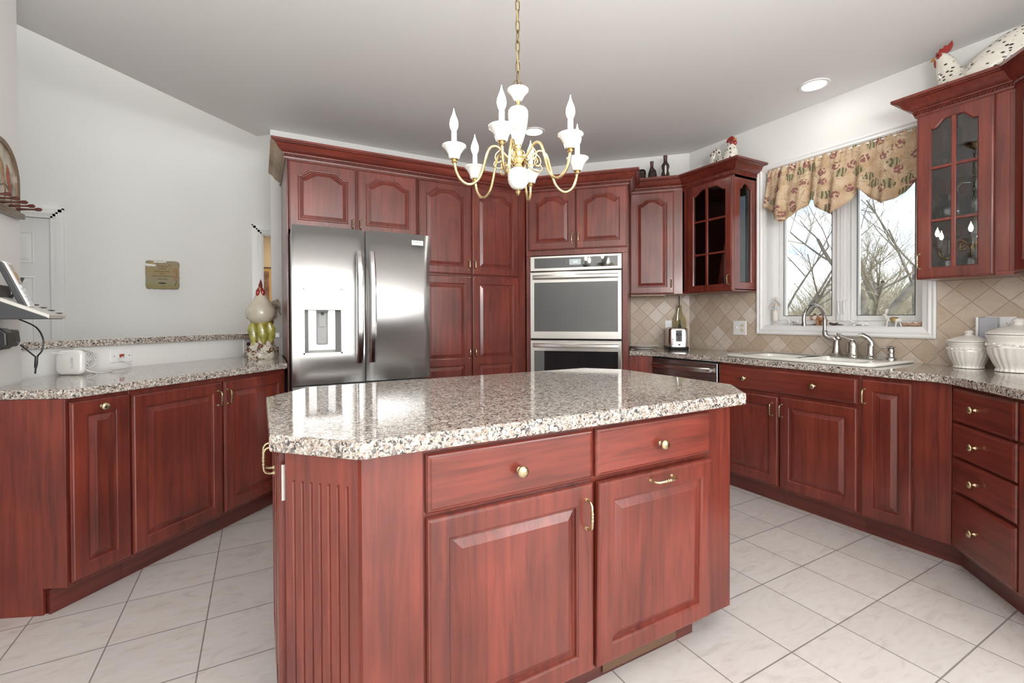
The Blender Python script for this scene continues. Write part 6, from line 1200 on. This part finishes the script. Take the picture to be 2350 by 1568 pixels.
# ------------------------------------------------------------------ glassware in the two glass cabinets
def shell(prof, th=0.0012, n=30, **k):
    inner = [(max(r_-th, 0.0004), z) for r_, z in prof]
    return prof, inner
G = {}
def glass_mesh(kind):
    if kind in G: return G[kind]
    m_ = M()
    def stem(h, base, stemr, bowl):   # bowl: [(r,z)] from stem junction to the rim; profile out and back in
        out = [(0.0005, 0), (base, 0.0005), (base, 0.002), (base*0.45, 0.005), (stemr*1.3, 0.012), (stemr, 0.02), (stemr, bowl[0][1]-0.004)]+bowl
        inn = [(max(r_-0.0011, 0.0006), z) for r_, z in reversed(bowl[1:])]+[(0.0006, bowl[0][1]+0.004)]
        m_.lathe(out+inn, 24)
    if kind == 'wine': stem(0, 0.034, 0.0038, [(0.006, 0.075), (0.024, 0.090), (0.036, 0.115), (0.038, 0.140), (0.034, 0.170)])
    elif kind == 'flute': stem(0, 0.030, 0.0036, [(0.005, 0.065), (0.016, 0.085), (0.023, 0.120), (0.024, 0.160), (0.020, 0.205)])
    elif kind == 'balloon': stem(0, 0.036, 0.0055, [(0.007, 0.055), (0.030, 0.068), (0.047, 0.092), (0.048, 0.115), (0.038, 0.150)])
    elif kind == 'goblet': stem(0, 0.034, 0.006, [(0.008, 0.062), (0.024, 0.075), (0.033, 0.10), (0.035, 0.145)])
    elif kind == 'footed': stem(0, 0.032, 0.006, [(0.008, 0.040), (0.026, 0.050), (0.035, 0.068), (0.036, 0.098)])
    elif kind == 'cut_goblet':
        out = [(0.0005, 0), (0.041, 0.0005), (0.042, 0.003), (0.02, 0.008), (0.008, 0.014), (0.0075, 0.05), (0.0095, 0.085), (0.012, 0.092)]
        m_.lathe(out, 30, cap1=False); bw_ = [(0.012, 0.092), (0.032, 0.105), (0.043, 0.130), (0.045, 0.165), (0.044, 0.205)]; m_.lathe(bw_+[(r_-0.0018, z) for r_, z in reversed(bw_[1:])]+[(0.0006, 0.098)], 48, flute=12, fa=0.035, cap0=False)
    elif kind == 'decanter': m_.lathe([(0.0005, 0), (0.062, 0.0), (0.066, 0.006), (0.062, 0.03), (0.046, 0.07), (0.026, 0.10), (0.016, 0.13), (0.014, 0.17), (0.02, 0.185), (0.018, 0.185), (0.012, 0.17), (0.014, 0.13), (0.024, 0.10), (0.044, 0.07), (0.059, 0.03), (0.06, 0.008), (0.0006, 0.005)], 40, flute=10, fa=0.02)
    elif kind == 'tumbler': m_.lathe([(0.0005, 0), (0.030, 0), (0.032, 0.003), (0.037, 0.085), (0.0355, 0.085), (0.030, 0.012), (0.0006, 0.010)], 26, flute=0)
    elif kind == 'cut_vase': m_.lathe([(0.0005, 0), (0.060, 0.0), (0.075, 0.012), (0.080, 0.035), (0.066, 0.075), (0.036, 0.105), (0.033, 0.118), (0.048, 0.138), (0.045, 0.138), (0.030, 0.118), (0.034, 0.105), (0.062, 0.074), (0.074, 0.036), (0.066, 0.014), (0.0006, 0.010)], 60, flute=15, fa=0.03)
    elif kind == 'jug': m_.lathe([(0.0005, 0), (0.046, 0.0), (0.054, 0.010), (0.060, 0.05), (0.052, 0.095), (0.032, 0.120), (0.026, 0.15), (0.030, 0.178), (0.044, 0.198), (0.041, 0.198), (0.027, 0.178), (0.023, 0.15), (0.029, 0.12), (0.048, 0.094), (0.055, 0.05), (0.048, 0.012), (0.0006, 0.009)], 48, flute=12, fa=0.018); m_.tube([(0.028, 0, 0.175), (0.06, 0, 0.180), (0.078, 0, 0.155), (0.072, 0, 0.115), (0.05, 0, 0.095)], 0.005, 8)
    elif kind == 'tall': m_.lathe([(0.0005, 0), (0.034, 0), (0.036, 0.004), (0.026, 0.03), (0.026, 0.12), (0.031, 0.19), (0.028, 0.19), (0.023, 0.12), (0.022, 0.03), (0.0006, 0.012)], 40, flute=10, fa=0.02)
    elif kind == 'bowl': m_.lathe([(0.0005, 0), (0.045, 0.0), (0.05, 0.006), (0.085, 0.055), (0.105, 0.105), (0.102, 0.106), (0.08, 0.055), (0.044, 0.012), (0.0006, 0.010)], 64, flute=16, fa=0.025)
    elif kind == 'compote': m_.lathe([(0.0005, 0), (0.045, 0), (0.046, 0.004), (0.016, 0.016), (0.012, 0.05), (0.018, 0.06), (0.066, 0.075), (0.088, 0.085), (0.087, 0.088), (0.06, 0.080), (0.0006, 0.070)], 48, flute=12, fa=0.02)
    elif kind == 'dish': m_.lathe([(0.0005, 0), (0.05, 0), (0.052, 0.003), (0.086, 0.012), (0.088, 0.014), (0.05, 0.007), (0.0006, 0.006)], 44, flute=11, fa=0.02)
    o_ = m_.build('drinking_glass', GLASS, smooth=50); G[kind] = o_.data; bpy.data.objects.remove(o_); return G[kind]
NAMES = dict(wine='wine_glass', flute='champagne_flute', balloon='brandy_glass', goblet='goblet', footed='footed_glass', cut_goblet='crystal_goblet', decanter='decanter', tumbler='tumbler', cut_vase='crystal_vase', jug='crystal_jug', tall='crystal_vase', bowl='crystal_bowl', compote='cake_stand', dish='glass_dish')
CATS = dict(wine='wine glass', flute='glass', balloon='glass', goblet='glass', footed='glass', cut_goblet='glass', decanter='decanter', tumbler='glass', cut_vase='vase', jug='jug', tall='vase', bowl='bowl', compote='stand', dish='dish')
HGT = dict(wine=0.170, flute=0.205, balloon=0.150, goblet=0.145, footed=0.098, cut_goblet=0.205, decanter=0.185)
def put(cab, u, d, z, kind, flip, lab, group):
    X0, Y0 = (3.21, 2.78) if cab == 'L' else (3.21, 1.164)
    o_ = bpy.data.objects.new(NAMES[kind], glass_mesh(kind)); COL.objects.link(o_)
    o_.location = (X0+d, Y0-u, z+(HGT[kind] if flip else 0)); o_.rotation_euler = (pi if flip else 0, 0, u*9)
    tag(o_, lab, CATS[kind], group)
GL, GR = 'stemware in the glass cabinet left of the window', 'crystal in the glass cabinet right of the window'
zb, zm, zt_ = 1.4185, 1.7215, 1.9945
put('L', 0.105, 0.075, zt_, 'flute', True, 'upside-down champagne flute at the left end of the top stemware shelf', GL)
put('L', 0.180, 0.120, zt_, 'wine', True, 'upside-down wine glass second from left on the top stemware shelf', GL)
put('L', 0.262, 0.075, zt_, 'wine', True, 'upside-down wine glass behind the door mullion on the top stemware shelf', GL)
put('L', 0.365, 0.095, zt_, 'decanter', False, 'bell-shaped glass decanter at the right of the top stemware shelf', GL)
put('L', 0.250, 0.205, zt_, 'flute', True, 'tall upside-down flute at the back of the top stemware shelf', GL)
put('L', 0.335, 0.215, zt_, 'wine', True, 'upside-down wine glass at the back behind the decanter', GL)
put('L', 0.115, 0.085, zm, 'balloon', True, 'squat upside-down brandy glass at the left of the middle stemware shelf', GL)
put('L', 0.215, 0.115, zm, 'wine', True, 'upside-down wine glass beside the brandy glass on the middle shelf', GL)
put('L', 0.285, 0.080, zm, 'goblet', True, 'upside-down goblet just right of the mullion on the middle shelf', GL)
put('L', 0.362, 0.090, zm, 'goblet', True, 'upside-down goblet second right of the mullion on the middle shelf', GL)
put('L', 0.418, 0.130, zm, 'balloon', True, 'upside-down brandy glass at the right end of the middle stemware shelf', GL)
put('L', 0.290, 0.190, zm, 'tumbler', False, 'plain tumbler standing at the back of the middle stemware shelf', GL)
for k, (u, d) in enumerate(((0.115, 0.075), (0.195, 0.085), (0.285, 0.075), (0.365, 0.080), (0.435, 0.110))):
    put('L', u, d, zb, 'footed', k < 2, ('upside-down footed glass at the left of the bottom stemware shelf', 'upside-down footed glass second from left on the bottom stemware shelf', 'upright footed glass just right of the mullion on the bottom shelf', 'upright footed glass fourth from left on the bottom stemware shelf', 'upright footed glass at the right end of the bottom stemware shelf')[k], GL)
put('L', 0.16, 0.165, zb, 'footed', True, 'upside-down footed glass in the back row, left, bottom stemware shelf', GL)
put('L', 0.33, 0.165, zb, 'tumbler', False, 'tumbler in the back row of the bottom stemware shelf', GL)
put('L', 0.42, 0.200, zb, 'goblet', True, 'upside-down goblet in the back row at the right, bottom stemware shelf', GL)
rb_, rm, rt_ = 1.4185, 1.7245, 2.0045
put('R', 0.112, 0.075, rb_, 'cut_goblet', True, 'left of two upside-down cut-crystal goblets on the bottom crystal shelf', GR)
put('R', 0.208, 0.075, rb_, 'cut_goblet', True, 'right of two upside-down cut-crystal goblets on the bottom crystal shelf', GR)
put('R', 0.110, 0.105, rm, 'cut_vase', False, 'squat cut-crystal vase with flared rim on the middle crystal shelf', GR)
put('R', 0.222, 0.085, rm, 'jug', False, 'cut-crystal jug beside the squat vase on the middle crystal shelf', GR)
put('R', 0.275, 0.170, rm, 'tall', False, 'tall slim crystal vase behind the jug on the middle crystal shelf', GR)
put('R', 0.235, 0.120, rt_, 'bowl', False, 'large cut-crystal bowl at the right of the top crystal shelf', GR)
put('R', 0.115, 0.165, rt_, 'compote', False, 'glass cake stand at the back left of the top crystal shelf', GR)
put('R', 0.135, 0.060, rt_, 'tall', False, 'small waisted crystal vase left of the bowl on the top shelf', GR)
# ------------------------------------------------------------------ outdoors
GRASS = plain('winter_lawn', (0.40, 0.36, 0.24), 0.95, var=0.4, bscale=1.5)
g = M(); n = 24
rows = []
for i in range(n+1):
    x = 3.75+i*(46.0/n); rows.append([(x, -26+k*(70/n), -0.75+max(0, x-13)*0.065+0.25*sin(k*0.9+i*0.7)*min(1, i*0.2)) for k in range(n+1)])
g.loft(rows, False, False, closed=False); o = g.build('ground_outside', GRASS, smooth=60); struct(o)
BARK = plain('tree_bark', (0.20, 0.175, 0.15), 0.95, var=0.35, bscale=6); TWIG = plain('bare_twigs', (0.30, 0.255, 0.20), 0.95); SCRUB = plain('scrub_twigs', (0.46, 0.40, 0.30), 0.95, var=0.25, bscale=0.8)
rt_r = random.Random(21)
def grow(mm, tw, p, d, L, r, lev, rg):
    P = [p]; q = Vector(p); dd = Vector(d).normalized(); n_ = 5; RR = [r]
    for i in range(n_):
        dd = (dd+Vector((rg.uniform(-1, 1), rg.uniform(-1, 1), rg.uniform(-0.5, 0.9)))*0.13).normalized(); q = q+dd*(L/n_); P.append(q.copy()); RR.append(r*(1-0.42*(i+1)/n_))
    (mm if lev < 3 else tw).tube(P, RR, 6 if lev < 2 else (5 if lev < 3 else 3), cap=False)
    if lev >= 5: return
    for k in range((3, 3, 4, 4, 4)[lev]):
        i = rg.randint(2, n_) if lev else rg.randint(3, n_); ax = Vector((rg.uniform(-1, 1), rg.uniform(-1, 1), rg.uniform(-0.2, 0.8)))
        nd_ = (dd*0.75+ax.normalized()*0.75).normalized(); grow(mm, tw, P[i], nd_, L*rg.uniform(0.55, 0.75), RR[i]*rg.uniform(0.55, 0.72), lev+1, rg)
def tree(loc, stems, lab, seed):
    rg = random.Random(seed); t_ = thing('bare_tree', lab, 'tree', loc, 0); tr_, tw = M(), M()
    for p, d, L, r in stems: grow(tr_, tw, Vector(p), d, L, r, 0, rg)
    tr_.build('trunk', BARK, t_, smooth=60); tw.build('twigs', TWIG, t_, smooth=0)
def ray_at(px, py, dist):
    d = fw+rt*((px-1175)/F_PX)-up*((py-741.44)/F_PX); return Vector((0, 0, 1.195))+d*dist
a = ray_at(2005, 735, 9.5); z0 = -0.62
tree((a.x, a.y, z0), [((0, 0, 0), (0, 0, 1), 2.4, 0.125), ((0, 0, 1.55), (0.40, -0.75, 1.15), 3.4, 0.085), ((0, 0, 2.2), (-0.1, 0.25, 1), 2.6, 0.07)], 'big forked bare tree seen through the right casement', 5)
a = ray_at(1850, 735, 12.5); tree((a.x+0.3, a.y+0.9, -0.55), [((0, 0, 0), (0.05, -0.1, 1), 2.6, 0.085), ((0, 0, 1.6), (0.2, -0.45, 1.0), 2.4, 0.032)], 'slender bare tree seen through the left casement', 9)
a = ray_at(2120, 735, 13.0); tree((a.x, a.y, -0.5), [((0, 0, 0), (0.05, 0.1, 1), 3.2, 0.09)], 'thin bare tree at the right side of the window view', 14)
sc_ = M(); rg = random.Random(4)
for i in range(9000):
    px = rg.uniform(1600, 2330); dist = rg.uniform(12.5, 24); b0 = ray_at(px, 735, dist); gz_ = -0.75+max(0, b0.x-13)*0.065
    h = rg.uniform(0.8, 2.6)*(0.65+0.35*sin(px*0.013+1.0)+0.12*rg.random())*(dist/15.0)*0.95; lean = Vector((rg.uniform(-0.5, 0.5), rg.uniform(-0.6, 0.6), 0))
    p0 = Vector((b0.x, b0.y, gz_)); p1 = p0+Vector((lean.x*0.4*h, lean.y*0.4*h, h*0.55)); p2 = p0+Vector((lean.x*h, lean.y*h*1.1, h)); r_ = rg.uniform(0.006, 0.016)*(dist/14)
    sc_.tube([p0, p1, p2], [r_, r_*0.8, r_*0.3], 3, cap=False)
    for k in range(3):
        s_ = rg.uniform(0.3, 0.95); q0 = p0.lerp(p2, s_); q1 = q0+Vector((rg.uniform(-0.5, 0.5), rg.uniform(-0.6, 0.6), rg.uniform(0.05, 0.5)))*h*0.25; sc_.tube([q0, q1], [r_*0.5, r_*0.25], 3, cap=False)
o = sc_.build('scrub_thicket', SCRUB, smooth=0); tag(o, 'tan leafless scrub thicket filling the view below the trees', 'shrubs', kind='stuff')
